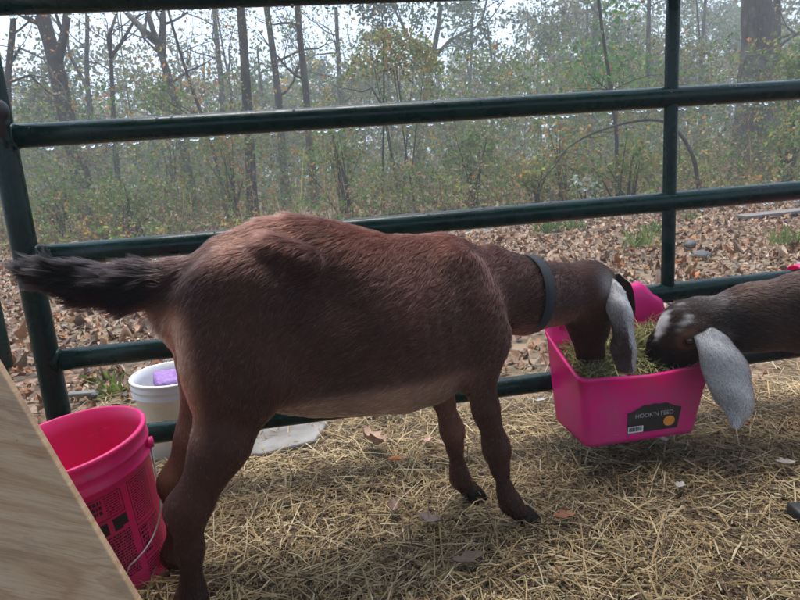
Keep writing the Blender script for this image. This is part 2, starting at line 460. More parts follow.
# ------------------------------------------------------------------ plywood in the foreground
YP, TILT = .80, .16                             # the sheet leans back a little
def on_ply(x, y):
    """the point of the leaning sheet seen at a photo pixel"""
    d = ray(x, y); nrm = np.array([0, 1, -TILT]); return CO + d * ((nrm @ (np.array([0, YP, .4]) - CO)) / (nrm @ d))
b1 = on_ply(0, 370); c1 = on_ply(136, 600)
dirv = (c1 - b1) / np.linalg.norm(c1 - b1)
bot = c1 + dirv * ((c1[2] - .004) / -dirv[2])   # where the edge meets the floor
top = b1 - dirv * .22
def plv(x, z): return np.array([x, YP + (z - .4) * TILT, z])
poly = [(bot[0], .004), (top[0], top[2]), (top[0] - .85, top[2] - .02), (top[0] - .85, .004)]
ply = MB(); fr = [plv(x, z) for x, z in poly]; th = np.array([0, .013, 0])
ctr = np.mean(fr, 0)
vv = [p - ctr for p in fr] + [p + th - ctr for p in fr]
gr_ = math.radians(-17); vv = [np.array([p[0] * math.cos(gr_) + p[2] * math.sin(gr_), p[1], -p[0] * math.sin(gr_) + p[2] * math.cos(gr_)]) for p in vv]
ply.add(vv, [(0, 1, 2, 3), (7, 6, 5, 4), (0, 4, 5, 1), (1, 5, 6, 2), (2, 6, 7, 3), (3, 7, 4, 0)])
po = ply.build('plywood_sheet', MAT['plywood'], None, False, ctr)
po.rotation_euler = (0, -gr_, 0)   # the face grain runs down to the right
bevel(po, .002)
tag(po, 'weathered tan plywood sheet with a slanted edge in the lower left corner', 'plywood')

# ------------------------------------------------------------------ buckets
def bucket(name, loc, rtop, rbot, h, m, tilt, label, cat='bucket'):
    e = empty(name, loc); e.rotation_euler = tilt; tag(e, label, cat)
    def R(z): return rbot + (rtop - rbot) * z / h
    t = .0028
    z1, z2 = h * .80, h * .885
    prof = [(.001, .006), (R(0) - .012, .006), (R(0) - .006, 0), (R(0), .004), (R(z1) - .001, z1),
            (R(z1) + .0065, z1 + .001), (R(z1) + .007, z1 + .006), (R(z1) + .001, z1 + .012), (R(z2) - .0005, z2),
            (R(z2) + .006, z2 + .001), (R(z2) + .0065, z2 + .007), (R(z2) + .0015, z2 + .012),
            (R(h) - .001, h - .012), (R(h) + .005, h - .010), (R(h) + .0062, h - .003), (R(h) + .003, h), (R(h) - t, h - .001),
            (R(z2) - t, z2), (R(z1) - t, z1), (R(0) - t - .002, .012), (R(0) - .02, .009), (.001, .009)]
    MB().lathe(prof, 64).build('body', m, e)
    return e, R
rbp = ground_at(111, 572)
rb, RB = bucket('red_bucket', (rbp[0], rbp[1] + .0, -.012), .147, .127, .335, MAT['redpink'], (math.radians(4), math.radians(-4.5), 0),
                'raspberry red plastic bucket with black print beside the plywood')
def on_bucket(th, z, off=.0007):
    r = RB(z) + off; return np.array([r * math.cos(th), r * math.sin(th), z])
def patch(mb, t0, t1, z0, z1, off=.0007, k=4):
    v = []
    for z in (z0, z1):
        for q in range(k + 1): v.append(on_bucket(t0 + (t1 - t0) * q / k, z, off))
    mb.add(v, [(q, q + 1, k + 2 + q, k + 1 + q) for q in range(k)])
# printed warning panels (tiny lines and pictograms), all around the camera side
pr = MB()
rngp = random.Random(3)
def frame(t0, t1, z0, z1, w=.0016):
    wt = w / .135
    patch(pr, t0, t1, z0, z0 + w); patch(pr, t0, t1, z1 - w, z1)
    patch(pr, t0, t0 + wt, z0, z1, .0008, 1); patch(pr, t1 - wt, t1, z0, z1, .0008, 1)
def lines(t0, t1, z0, z1, pitch=.0052, w=.0022):
    z = z1
    while z - w > z0:
        t = t0
        while t < t1 - .01:
            l = rngp.uniform(.015, .05); e2 = min(t + l, t1)
            patch(pr, t, e2, z - w, z, .0007, 1); t = e2 + rngp.uniform(.008, .016)
        z -= pitch
d2r = math.radians
def d4r(a): return math.radians(a + 40)
frame(d4r(-66), d4r(-43), .155, .255); lines(d4r(-64), d4r(-45), .16, .25)
frame(d4r(-66), d4r(-40), .075, .148); lines(d4r(-64), d4r(-56), .08, .145, .009, .006); lines(d4r(-54), d4r(-42), .08, .145)
frame(d4r(-108), d4r(-72), .205, .255); lines(d4r(-106), d4r(-88), .21, .25, .011, .008); lines(d4r(-86), d4r(-74), .21, .25)
for q in range(3):
    patch(pr, d4r(-106 + q * 11), d4r(-99 + q * 11), .172, .198)
lines(d4r(-108), d4r(-72), .06, .165, .0062, .0035)
patch(pr, d4r(-84), d4r(-72), .176, .200)
lines(d4r(-140), d4r(-113), .07, .2, .0075, .004); frame(d4r(-142), d4r(-112), .06, .255)
lines(d4r(-66), d4r(-46), .035, .068, .006, .003)
pr.build('printed_warning', MAT['black_print'], rb)
# the wire bail folded down over the front
bp = []
for q in range(41):
    t = d2r(-150 + 166 * q / 40)
    z = .285 - .20 * math.sin(math.pi * q / 40) ** .24
    if 15 < q < 26: z -= .012
    bp.append(on_bucket(t, max(z, .06), .006))
MB().tube(bp, .0021, 8).build('bail_wire', MAT['wire'], rb)
for t in (-150, 16):
    mb = MB(); p = on_bucket(d2r(t), .283, 0); q = on_bucket(d2r(t), .283, .012)
    mb.tube([p, q], .012, 14).build('bail_ear', MAT['redpink'], rb)

wbp = ground_at(172, 452)
wb, RW = bucket('white_bucket', (wbp[0] + .02, wbp[1] + .03, -.015), .116, .098, .265, MAT['whitep'], (d2r(1), d2r(1.5), 0),
                'small dirty white bucket standing outside the gate behind the goat')
# purple sponge inside it
sp = MB(); sp.box((0, 0, 0), (.12, .085, .05))
so = sp.build('sponge', MAT['purple'], None, True); bevel(so, .012, 3)
so.location = (wbp[0] + .022, wbp[1] + .055, .212); so.rotation_euler = (.25, .1, .5)
tag(so, 'purple sponge lying inside the white bucket', 'sponge')

# ------------------------------------------------------------------ hook-over feeders
def feeder(name, u0, label, sticker=True):
    W, D, off0 = .376, .222, .036
    e = empty(name, gpt(u0, off0, 0)); tag(e, label, 'feeder', 'pink feeders hooked on the gate rail'); e.rotation_euler = (0, 0, GA)
    # local: x along the gate, y towards the gate (0 at the back wall, negative towards the camera), z up
    def ring(inset, z_of, grow, zb=None, k=7, rad=.022):
        pts = []
        x0, x1, y0, y1 = grow[0] + inset, grow[1] - inset, grow[2] + inset, grow[3] - inset * .6
        for cx, cy, a0 in ((x1 - rad, y1 - rad, 0), (x0 + rad, y1 - rad, 90), (x0 + rad, y0 + rad, 180), (x1 - rad, y0 + rad, 270)):
            for q in range(k):
                a = math.radians(a0 + 90 * q / (k - 1)); pts.append((cx + rad * math.cos(a), cy + rad * math.sin(a)))
        out = []
        nseg = len(pts)
        for q in range(nseg):           # subdivide the long sides
            p, r = pts[q], pts[(q + 1) % nseg]
            out.append(p)
            if math.dist(p, r) > .03:
                for s in range(1, 8): out.append((p[0] + (r[0] - p[0]) * s / 8, p[1] + (r[1] - p[1]) * s / 8))
        return [(x, y, z_of(x, y)) for x, y in out]
    topr = (0, W, -D, 0); botr = (.022, W - .048, -D + .012, -.008)
    midr = tuple(.5 * (p + q) for p, q in zip(topr, botr))
    def ztop(x, y):
        f = np.clip(-y / D, 0, 1)
        z = .350 - .085 * (f ** .75)
        z -= .010 * math.exp(-((x - W / 2) / .10) ** 2) * (f > .8)
        return z
    loops = [ring(.03, lambda x, y: .074, botr), ring(.0, lambda x, y: .076, botr), ring(0, lambda x, y: .088, tuple(p + d for p, d in zip(botr, (-.002, .002, -.002, .001)))), ring(0, lambda x, y: .19, midr), ring(0, lambda x, y: ztop(x, y) - .008, topr),
             ring(-.004, lambda x, y: ztop(x, y) - .006, topr), ring(-.004, lambda x, y: ztop(x, y), topr), ring(.004, lambda x, y: ztop(x, y), topr),
             ring(.005, lambda x, y: .19, midr), ring(.006, lambda x, y: .084, botr), ring(.03, lambda x, y: .080, botr)]
    mb = MB(); nn = len(loops[0]); V = [p for l in loops for p in l]; F = []
    for i in range(len(loops) - 1):
        for q in range(nn):
            q2 = (q + 1) % nn; F.append((i * nn + q, i * nn + q2, (i + 1) * nn + q2, (i + 1) * nn + q))
    F.append(tuple(range(nn - 1, -1, -1))); F.append(tuple((len(loops) - 1) * nn + q for q in range(nn)))
    mb.add(V, F); mb.build('tub', MAT['pink'], e)
    # the hook: back wall carried up and bent over the rail
    hk = MB()
    pth = [(-.001, .335), (-.001, .39), (.000, .412), (.008, .428), (.022, .4345), (.036, .4355), (.052, .431), (.063, .418), (.068, .40), (.069, .372)]
    h0 = .045 if sticker else .012
    us = np.linspace(h0, W - .012, 22)
    V = []
    for du, (sx) in enumerate(us):
        t = (sx - h0) / (W - .012 - h0)
        sag = .010 * math.sin(t * 40) * .25
        fall = 0 if t < .82 else (t - .82) / .18
        for (yy, zz) in pth: V.append((sx, yy, zz - fall * .045 * (zz > .34) + (sag if zz > .42 else 0)))
    npth = len(pth); nu = len(us)
    base = len(V); V += [(x, y + (-.0035 if zz < .41 and y < .01 else 0), zz + (.0035 if zz > .41 else 0) ) if y < .05 else (x, y + .0035, zz) for (x, y, zz) in V[:base]]
    F = []
    for q in range(nu - 1):
        for i in range(npth - 1):
            A, B, C_, D_ = q * npth + i, (q + 1) * npth + i, (q + 1) * npth + i + 1, q * npth + i + 1
            F.append((A, B, C_, D_)); F.append((base + A, base + D_, base + C_, base + B))
    for i in range(npth - 1):
        F.append((i, i + 1, base + i + 1, base + i)); q = (nu - 1) * npth
        F.append((q + i, base + q + i, base + q + i + 1, q + i + 1))
    hk.add(V, F); hk.build('hook', MAT['pink'], e)
    if sticker:
        # plane of the front wall
        yb, yt, zb, zt = -D + .012, -D, .076, .262
        def fp(x, z, o=.0012): 
            y = yb + (yt - yb) * (z - .076) / (.19 - .076) * .5
            return np.array([x, y - o - .0006, z])
        cx, cz = .205, .128
        st = MB()
        up = [(-.075, .028), (-.055, .034), (-.03, .046), (-.012, .044), (0, .047), (.012, .044), (.032, .046), (.055, .034), (.076, .028)]
        pts = [(-.075, -.030)] + up + [(.066, -.030)]
        cen = fp(cx, cz)
        st.add([fp(cx + x, cz + z) for x, z in pts] , [tuple(range(len(pts)))][::-1])
        s_o = st.build('sticker', MAT['sticker'], e, False)
        def text(body, size, x, z, m, al='CENTER'):
            cu = bpy.data.curves.new('lettering', 'FONT'); cu.body = body; cu.size = size; cu.align_x = al; cu.extrude = .0001
            t = bpy.data.objects.new('lettering_tmp', cu); COL.objects.link(t)
            dg = bpy.context.evaluated_depsgraph_get(); me = bpy.data.meshes.new_from_object(t.evaluated_get(dg))
            bpy.data.objects.remove(t); me.materials.clear()
            o = link('lettering', me, m, s_o); o.location = fp(x, z, .0019); o.rotation_euler = (math.radians(90) + .05, 0, 0)
            return o
        text("HOOK'N FEED", .0165, cx + .0, cz + .012, MAT['label_grey'])
        disc = MB(); a = np.arange(28) * 2 * math.pi / 28
        disc.add([fp(cx + .042 + .016 * math.cos(t), cz - .007 + .014 * math.sin(t), .0018) for t in a], [tuple(range(28))])
        disc.build('badge', MAT['label_orange'], s_o, False)
        bcw = MB(); bcw.add([fp(cx + x, cz + z, .0018) for x, z in ((-.072, -.028), (-.030, -.028), (-.030, -.010), (-.072, -.010))], [(0, 1, 2, 3)])
        bcw.build('barcode_panel', MAT['label_white'], s_o, False)
        bars = MB(); x = -.069; rr = random.Random(5)
        while x < -.034:
            w = rr.choice((.0007, .0012, .0019)); bars.add([fp(cx + p, cz + z, .0022) for p, z in ((x, -.024), (x + w, -.024), (x + w, -.012), (x, -.012))], [(0, 1, 2, 3)])
            x += w + rr.choice((.0007, .0011))
        bars.build('barcode', MAT['black_print'], s_o, False)
    return e
U1 = .634 - .239
feeder('hook_over_feeder', U1, 'hot pink hook-over feeder full of hay with a charcoal sticker')
feeder('hook_over_feeder', 1.196, 'second pink feeder at the right edge behind the dark goat neck', False)

# ------------------------------------------------------------------ SDF bodies for the goats
def smin(a, b, k):
    h = np.clip(.5 + .5 * (b - a) / k, 0, 1)
    return b * (1 - h) + a * h - k * h * (1 - h)

def surface_nets(Fd, org, h):
    S = Fd < 0
    cs = [(i, j, k) for i in (0, 1) for j in (0, 1) for k in (0, 1)]
    n3 = [d - 1 for d in Fd.shape]
    cnt = np.zeros(n3, np.int8)
    for c in cs: cnt += S[c[0]:c[0] + n3[0], c[1]:c[1] + n3[1], c[2]:c[2] + n3[2]]
    act = (cnt > 0) & (cnt < 8)
    idx = np.argwhere(act); ids = np.full(n3, -1, np.int64); ids[act] = np.arange(len(idx))
    acc = np.zeros((len(idx), 3)); num = np.zeros(len(idx))
    for c in cs:
        for a in range(3):
            if c[a]: continue
            d = list(c); d[a] = 1
            f0 = Fd[idx[:, 0] + c[0], idx[:, 1] + c[1], idx[:, 2] + c[2]]; f1 = Fd[idx[:, 0] + d[0], idx[:, 1] + d[1], idx[:, 2] + d[2]]
            m = (f0 < 0) != (f1 < 0)
            t = f0[m] / (f0[m] - f1[m]); p = np.tile(np.array(c, float), (m.sum(), 1)); p[:, a] += t
            acc[m] += p; num[m] += 1
    verts = org + h * (idx + acc / num[:, None])
    quads = []
    for a in range(3):
        b, c = (a + 1) % 3, (a + 2) % 3
        sl0 = [slice(1, -1)] * 3; sl1 = [slice(1, -1)] * 3
        sl0[a] = slice(0, -1); sl1[a] = slice(1, None)
        s0 = S[tuple(sl0)]; s1 = S[tuple(sl1)]
        e = np.argwhere(s0 != s1); inside = s0[tuple(e.T)]
        base = e.copy(); base[:, b] += 1; base[:, c] += 1
        q = []
        for db, dc in ((1, 1), (0, 1), (0, 0), (1, 0)):
            r = base.copy(); r[:, b] -= db; r[:, c] -= dc; q.append(ids[r[:, 0], r[:, 1], r[:, 2]])
        q = np.stack(q, 1); q[~inside] = q[~inside][:, ::-1]
        quads.append(q)
    return verts, np.concatenate(quads)

class Prim:
    """Round cone in goat space with a lateral squash, its region and the lie of its hair."""
    def __init__(s, a, b, ra, rb, region, flow, sq=1.0, k=.03):
        s.a, s.b, s.ra, s.rb, s.region, s.flow, s.sq, s.k = np.array(a, float), np.array(b, float), ra, rb, region, np.array(flow, float), sq, k
    def box(s, pad):
        r = max(s.ra, s.rb) + pad
        return np.minimum(s.a, s.b) - r, np.maximum(s.a, s.b) + r
    def d(s, x, y, z):
        ab = s.b - s.a; L = (ab @ ab) + 1e-12
        px, py, pz = x - s.a[0], y - s.a[1], z - s.a[2]
        t = np.clip((px * ab[0] + py * ab[1] + pz * ab[2]) / L, 0, 1)
        dx, dy, dz = px - t * ab[0], (py - t * ab[1]) / s.sq, pz - t * ab[2]
        r = s.ra + (s.rb - s.ra) * t
        return (np.sqrt(dx * dx + dy * dy + dz * dz) - r) * (1 if s.sq >= 1 else (.5 + .5 * s.sq))
class Trunk:
    region = 'trunk'; flow = np.array([-1, 0, -.55]); k = .03
    S = np.array([.045, .065, .10, .17, .25, .31, .40, .50, .58, .63, .675, .712, .732])
    T = np.array([.600, .632, .664, .708, .733, .736, .712, .676, .668, .660, .632, .585, .54])
    B = np.array([.560, .510, .455, .400, .350, .330, .315, .302, .308, .328, .365, .42, .46])
    W = np.array([.012, .045, .078, .100, .110, .116, .132, .138, .124, .108, .086, .055, .012])
    def box(s, pad): return np.array([.045 - pad, -.15 - pad, .29 - pad]), np.array([.77 + pad, .15 + pad, .75 + pad])
    def d(s, x, y, z):
        # smooth interpolation of the profile
        t = np.interp(x, s.S, s.T); b = np.interp(x, s.S, s.B); w = np.interp(x, s.S, s.W)
        zc = .5 * (t + b); hh = .5 * (t - b)
        zz = (z - zc) / hh
        ww = w * (1 - .10 * zz - .10 * np.clip(zz, 0, 1) ** 2)      # spine narrower than the belly
        ww = ww * (1 - .15 * np.exp(-((x - .355) / .055) ** 2 - ((zz - .30) / .38) ** 2))      # flank hollow behind the ribs
        ww = ww * (1 + .008 * np.sin(x * 2 * math.pi / .030) * np.exp(-((x - .51) / .09) ** 2 - ((zz - .1) / .5) ** 2))
        q = np.sqrt((y / ww) ** 2 + zz ** 2)
        d = (q - 1) * np.minimum(ww, hh) * .9
        ex = np.maximum(s.S[0] - x, x - s.S[-1])
        return np.maximum(d, ex)

def limb(pts, region, flows, sq):
    out = []
    for i in range(len(pts) - 1):
        (p, r), (q, r2) = pts[i], pts[i + 1]
        out.append(Prim(p, q, r, r2, region, flows, sq if i < 2 else 1.0, .022))
    return out

def goat_prims(neck, head, tail, fore_near, fore_far, hind_near, hind_far, extra=()):
    P = [Trunk()]
    for t, L in ((-.062, hind_near), (.062, hind_far)):
        P += limb(L, 'leg', (-.25, 0, -1), .62)
    for L in (fore_near, fore_far):
        P += limb(L, 'leg', (-.2, 0, -1), .6)
    # muscle masses: haunch, shoulder blade, point of hip, brisket, barrel
    for sg in (-1, 1):
        P.append(Prim((.185, sg * .072, .60), (.17, sg * .088, .50), .075, .085, 'trunk', (-.8, 0, -.8), .55, .05))
        P.append(Prim((.630, sg * .060, .590), (.668, sg * .084, .45), .042, .056, 'trunk', (-.5, 0, -1), .5, .035))
        P.append(Prim((.255, sg * .070, .680), (.315, sg * .090, .655), .022, .020, 'trunk', (-1, 0, -.5), .7, .03))
    for sg in (-1, 1): P.append(Prim((.26, sg * .080, .415), (.45, sg * .104, .405), .030, .026, 'trunk', (-1, 0, -.4), .8, .012))
    P.append(Prim((.655, 0, .43), (.675, 0, .50), .050, .066, 'trunk', (-.4, 0, -1), .9, .04))
    for i in range(len(neck) - 1):
        (p, r), (q, r2) = neck[i], neck[i + 1]
        fl = np.array(p) - np.array(q); fl = fl / np.linalg.norm(fl) + np.array([0, 0, -.45])
        P.append(Prim(p, q, r, r2, 'neck', fl, .78, .04))
    for i, (p, q, r, r2, sq) in enumerate(head):
        fl = np.array(p) - np.array(q); fl /= np.linalg.norm(fl)
        P.append(Prim(p, q, r, r2, 'head', fl, sq, .022))
    for i in range(len(tail) - 1):
        (p, r), (q, r2) = tail[i], tail[i + 1]
        fl = np.array(q) - np.array(p); fl /= np.linalg.norm(fl)
        P.append(Prim(p, q, r, r2, 'tail', fl, .8, .02))
    P += list(extra)
    return P

REG = {'trunk': 0, 'leg': 1, 'neck': 2, 'head': 3, 'tail': 4}
def grid_sdf(P, lo, hi, h):
    lo = np.array(lo); n = np.ceil((np.array(hi) - lo) / h).astype(int) + 1
    ax = [(lo[i] + h * np.arange(n[i])).astype(np.float32) for i in range(3)]
    D = np.full(n, .12, np.float32)
    for p in P:
        a, b = p.box(.06)
        s = [slice(max(0, int((a[i] - lo[i]) / h)), min(n[i], int((b[i] - lo[i]) / h) + 2)) for i in range(3)]
        if any(q.start >= q.stop for q in s): continue
        x = ax[0][s[0]][:, None, None]; y = ax[1][s[1]][None, :, None]; z = ax[2][s[2]][None, None, :]
        D[tuple(s)] = smin(D[tuple(s)], p.d(x, y, z).astype(np.float32), p.k)
    return surface_nets(D, lo, h)

MAT['skin'] = attr_mat('goat_coat', .75, 0, .15, 'coat', .25, 40)
def hair_mat():
    m, n, b = new_mat('goat_hair'); out = n.nodes['Material Output']
    a = N(n, 'ShaderNodeAttribute', attribute_name='coat')
    hi = N(n, 'ShaderNodeHairInfo')
    mp = N(n, 'ShaderNodeMapRange'); mp.inputs['To Min'].default_value = .65; mp.inputs['To Max'].default_value = 1.4
    n.links.new(hi.outputs['Random'], mp.inputs[0])
    vm = N(n, 'ShaderNodeVectorMath', operation='SCALE'); n.links.new(a.outputs['Color'], vm.inputs[0]); n.links.new(mp.outputs[0], vm.inputs['Scale'])
    h = N(n, 'ShaderNodeBsdfHairPrincipled'); h.parametrization = 'COLOR'
    n.links.new(vm.outputs[0], h.inputs['Color'])
    h.inputs['Roughness'].default_value = .34; h.inputs['Radial Roughness'].default_value = .5; h.inputs['IOR'].default_value = 1.32
    h.inputs['Coat'].default_value = .0 if 'Coat' in h.inputs else 0
    n.links.new(h.outputs[0], out.inputs[0]); n.nodes.remove(b)
    return m
MAT['hair'] = hair_mat()

def hair_curves(name, root, dirs, nor, length, curl, radius, colr, parent, clump, npt=5):
    """Strands as real hair curves: root points, lay direction, droop towards the skin."""
    Nn = len(root)
    t = np.linspace(0, 1, npt)
    L = length[:, None, None]; tt = t[None, :, None]
    side = np.cross(dirs, nor); w = RNG.normal(0, 1, (Nn, 1, 1)) * curl
    pts = root[:, None, :] + dirs[:, None, :] * (tt * L) + nor[:, None, :] * (L * (.26 * tt - .20 * tt ** 2) * RNG.uniform(.4, 1.5, (Nn, 1, 1))) + side[:, None, :] * (L * w * tt ** 2)
    # strands gather into locks: each leans towards the tip of its nearest guide strand
    gi = RNG.choice(Nn, Nn // 16, replace=False)
    kd = KDTree(len(gi))
    for q, g_ in enumerate(gi): kd.insert(root[g_], q)
    kd.balance()
    near = np.array([gi[kd.find(p)[1]] for p in root])
    pts += (pts[near] - pts) * (clump[:, None, None] * tt ** 1.3)
    hc = bpy.data.hair_curves.new(name); hc.add_curves([npt] * Nn)
    hc.attributes['position'].data.foreach_set('vector', pts.astype(np.float32).ravel())
    rad = (radius[:, None] * (1 - .85 * t[None, :] ** 1.5)).astype(np.float32)
    ra = hc.attributes.get('radius') or hc.attributes.new('radius', 'FLOAT', 'POINT')
    ra.data.foreach_set('value', rad.ravel())
    ca = hc.attributes.new('coat', 'FLOAT_COLOR', 'CURVE')
    ca.data.foreach_set('color', np.concatenate([colr, np.ones((Nn, 1))], 1).astype(np.float32).ravel())
    o = link(name, hc, MAT['hair'], parent)
    o['kind'] = 'stuff'
    return o

def vnoise(p, f, seed=0):
    """cheap smooth noise from summed sines, about -1 .. 1"""
    r = np.random.default_rng(seed); out = 0
    for _ in range(5):
        k = r.normal(0, 1, 3) * f; out = out + np.sin(p @ k + r.uniform(0, 6.28))
    return out / 2.6

def make_goat(name, label, origin, axis, P, colour, nhair, lo, hi, h=.0065, dense=None):
    e = empty(name, (origin[0], origin[1], 0)); tag(e, label, 'goat', 'goats eating from the pink feeder')
    ax = np.array([axis[0], axis[1], 0.]); ax /= np.linalg.norm(ax)
    e.rotation_euler = (0, 0, math.atan2(ax[1], ax[0]))
    v, q = grid_sdf(P, lo, hi, h)
    D = np.stack([p.d(v[:, 0], v[:, 1], v[:, 2]) for p in P], 1)
    reg = np.array([REG[p.region] for p in P])
    w = np.exp(-(D - D.min(1, keepdims=True)) / .022); w /= w.sum(1, keepdims=True)
    wr = np.stack([w[:, reg == r].sum(1) for r in range(5)], 1)
    flow = w @ np.stack([p.flow / np.linalg.norm(p.flow) for p in P])
    col = colour(v, wr)
    me = fast_mesh('body', v, q, True, col, 'coat')
    body = link('body', me, MAT['skin'], e)
    # hair roots
    nor = np.empty(len(v) * 3, np.float32); me.vertices.foreach_get('normal', nor); nor = nor.reshape(-1, 3)
    tri = np.concatenate([q[:, [0, 1, 2]], q[:, [0, 2, 3]]])
    A = .5 * np.linalg.norm(np.cross(v[tri[:, 1]] - v[tri[:, 0]], v[tri[:, 2]] - v[tri[:, 0]]), axis=1)
    wt = A.copy()
    cen = v[tri].mean(1)
    wt *= 1 + 2.5 * wr[tri[:, 0], 4]
    if dense is not None: wt *= dense(cen)
    pick = RNG.choice(len(tri), nhair, p=wt / wt.sum())
    bc = RNG.dirichlet((1, 1, 1), nhair)
    T = tri[pick]
    ip = lambda a: (a[T] * bc[:, :, None]).sum(1)
    root, nr, fl, R_, cc = ip(v), ip(nor), ip(flow), ip(wr), ip(col)
    nr /= np.linalg.norm(nr, axis=1, keepdims=True)
    swirl = np.stack([vnoise(root, 9, 1), vnoise(root, 9, 2), vnoise(root, 9, 3)], 1) * .28
    fine = np.stack([vnoise(root, 60, 4), vnoise(root, 60, 5), vnoise(root, 60, 6)], 1) * .16
    fl = fl / (np.linalg.norm(fl, axis=1, keepdims=True) + 1e-9) + swirl + fine + RNG.normal(0, .10, root.shape)
    d = fl - nr * (fl * nr).sum(1, keepdims=True); d /= np.linalg.norm(d, axis=1, keepdims=True) + 1e-9
    ln = R_ @ np.array([.020, .008, .016, .007, .058])
    ridge = np.clip((root[:, 2] - .62) / .1, 0, 1) * R_[:, 0]
    ln = ln * (1 + .45 * ridge) * RNG.uniform(.55, 1.25, nhair)
    tl = R_[:, 4:5]
    d = d * (1 - tl) + tl * (fl / (np.linalg.norm(fl, axis=1, keepdims=True)) + nr * (RNG.uniform(.0, .26, (nhair, 1)) + .20 * np.clip(fine[:, :1] * 4, -1, 1)) + np.array([[0, 0, -.10]])); d /= np.linalg.norm(d, axis=1, keepdims=True)
    lift = .10 * (1 - R_[:, 4])
    d = d + nr * lift[:, None]; d /= np.linalg.norm(d, axis=1, keepdims=True)
    cc = cc * RNG.uniform(.55, 1.5, (nhair, 1))
    light = RNG.random(nhair) < .10 * (1 - R_[:, 4]) * (1 - .7 * sst(root[:, 2], .60, .68))
    cc[light] = cc[light] * 2.6 + .04
    rad = (.00042 + .00024 * R_[:, 4]) * RNG.uniform(.7, 1.3, nhair)
    hair_curves('coat', root - nr * .001, d, nr, ln, .16, rad, np.clip(cc, .002, .9), e, np.clip(.34 + .58 * R_[:, 4] - .12 * R_[:, 3], 0, .92) * RNG.uniform(.6, 1, nhair))
    return e, body

def lerp3(a, b, t): return np.array(a) * (1 - t)[:, None] + np.array(b) * t[:, None]
def sst(x, a, b): t = np.clip((x - a) / (b - a), 0, 1); return t * t * (3 - 2 * t)

# --- the brown goat -------------------------------------------------------
O1 = np.array([-.485, 1.05, 0]); F1 = np.array([.18, 1.29, 0]); AX1 = (F1 - O1) / np.linalg.norm(F1 - O1); N1 = np.array([-AX1[1], AX1[0], 0])
def loc1(p): d = np.asarray(p) - O1; return np.array([d @ AX1, d @ N1, d[2]])
hind_n = [((.18, -.060, .56), .098), ((.172, -.076, .455), .080), ((.122, -.088, .345), .050), ((.062, -.092, .252), .0325), ((.048, -.092, .238), .0345), ((.043, -.092, .16), .0215), ((.036, -.092, .080), .0190), ((.030, -.092, .056), .0265), ((.044, -.092, .026), .021)]
hind_f = [((.165, .055, .55), .100), ((.152, .070, .43), .082), ((.092, .080, .30), .050), ((.040, .083, .222), .033), ((.030, .083, .208), .034), ((.024, .083, .12), .023), ((.012, .083, .075), .020), ((.004, .083, .052), .025), ((.018, .083, .026), .020)]
fore_n = [((.640, -.060, .50), .074), ((.648, -.076, .39), .044), ((.662, -.080, .295), .0265), ((.681, -.080, .212), .0240), ((.685, -.080, .190), .0250), ((.690, -.080, .150), .0165), ((.702, -.080, .09), .0160), ((.713, -.080, .060), .0215), ((.736, -.080, .028), .020)]
fore_f = [((.630, .060, .50), .074), ((.624, .072, .37), .040), ((.630, .075, .28), .0255), ((.648, .075, .20), .0230), ((.652, .075, .180), .0240), ((.655, .075, .14), .0165), ((.660, .075, .09), .0160), ((.664, .075, .058), .0210), ((.680, .075, .028), .020)]
neck1 = [((.63, .01, .555), .088), ((.74, .010, .530), .080), ((.82, .010, .502), .076), ((.92, .032, .490), .064), ((1.0, .044, .490), .062)]
head1 = [((1.01, .044, .492), (1.045, .055, .455), .062, .060, .95), ((1.045, .055, .455), (1.066, .085, .375), .054, .042, .8),
         ((1.066, .085, .375), (1.086, .118, .295), .042, .032, .9), ((1.086, .118, .290), (1.080, .122, .262), .033, .027, 1.0),
         ((.985, .05, .448), (1.066, .112, .315), .040, .028, .8), ((1.04, .042, .515), (1.06, .045, .505), .034, .034, 1.0),
         ((1.052, .018, .450), (1.066, .030, .425), .017, .014, 1.0), ((1.040, .100, .450), (1.056, .104, .425), .017, .014, 1.0)]
tail1 = [((.10, 0, .635), .036), ((.03, .004, .636), .029), ((-.04, .010, .652), .022), ((-.10, .015, .668), .010), ((-.125, .016, .672), .005)]
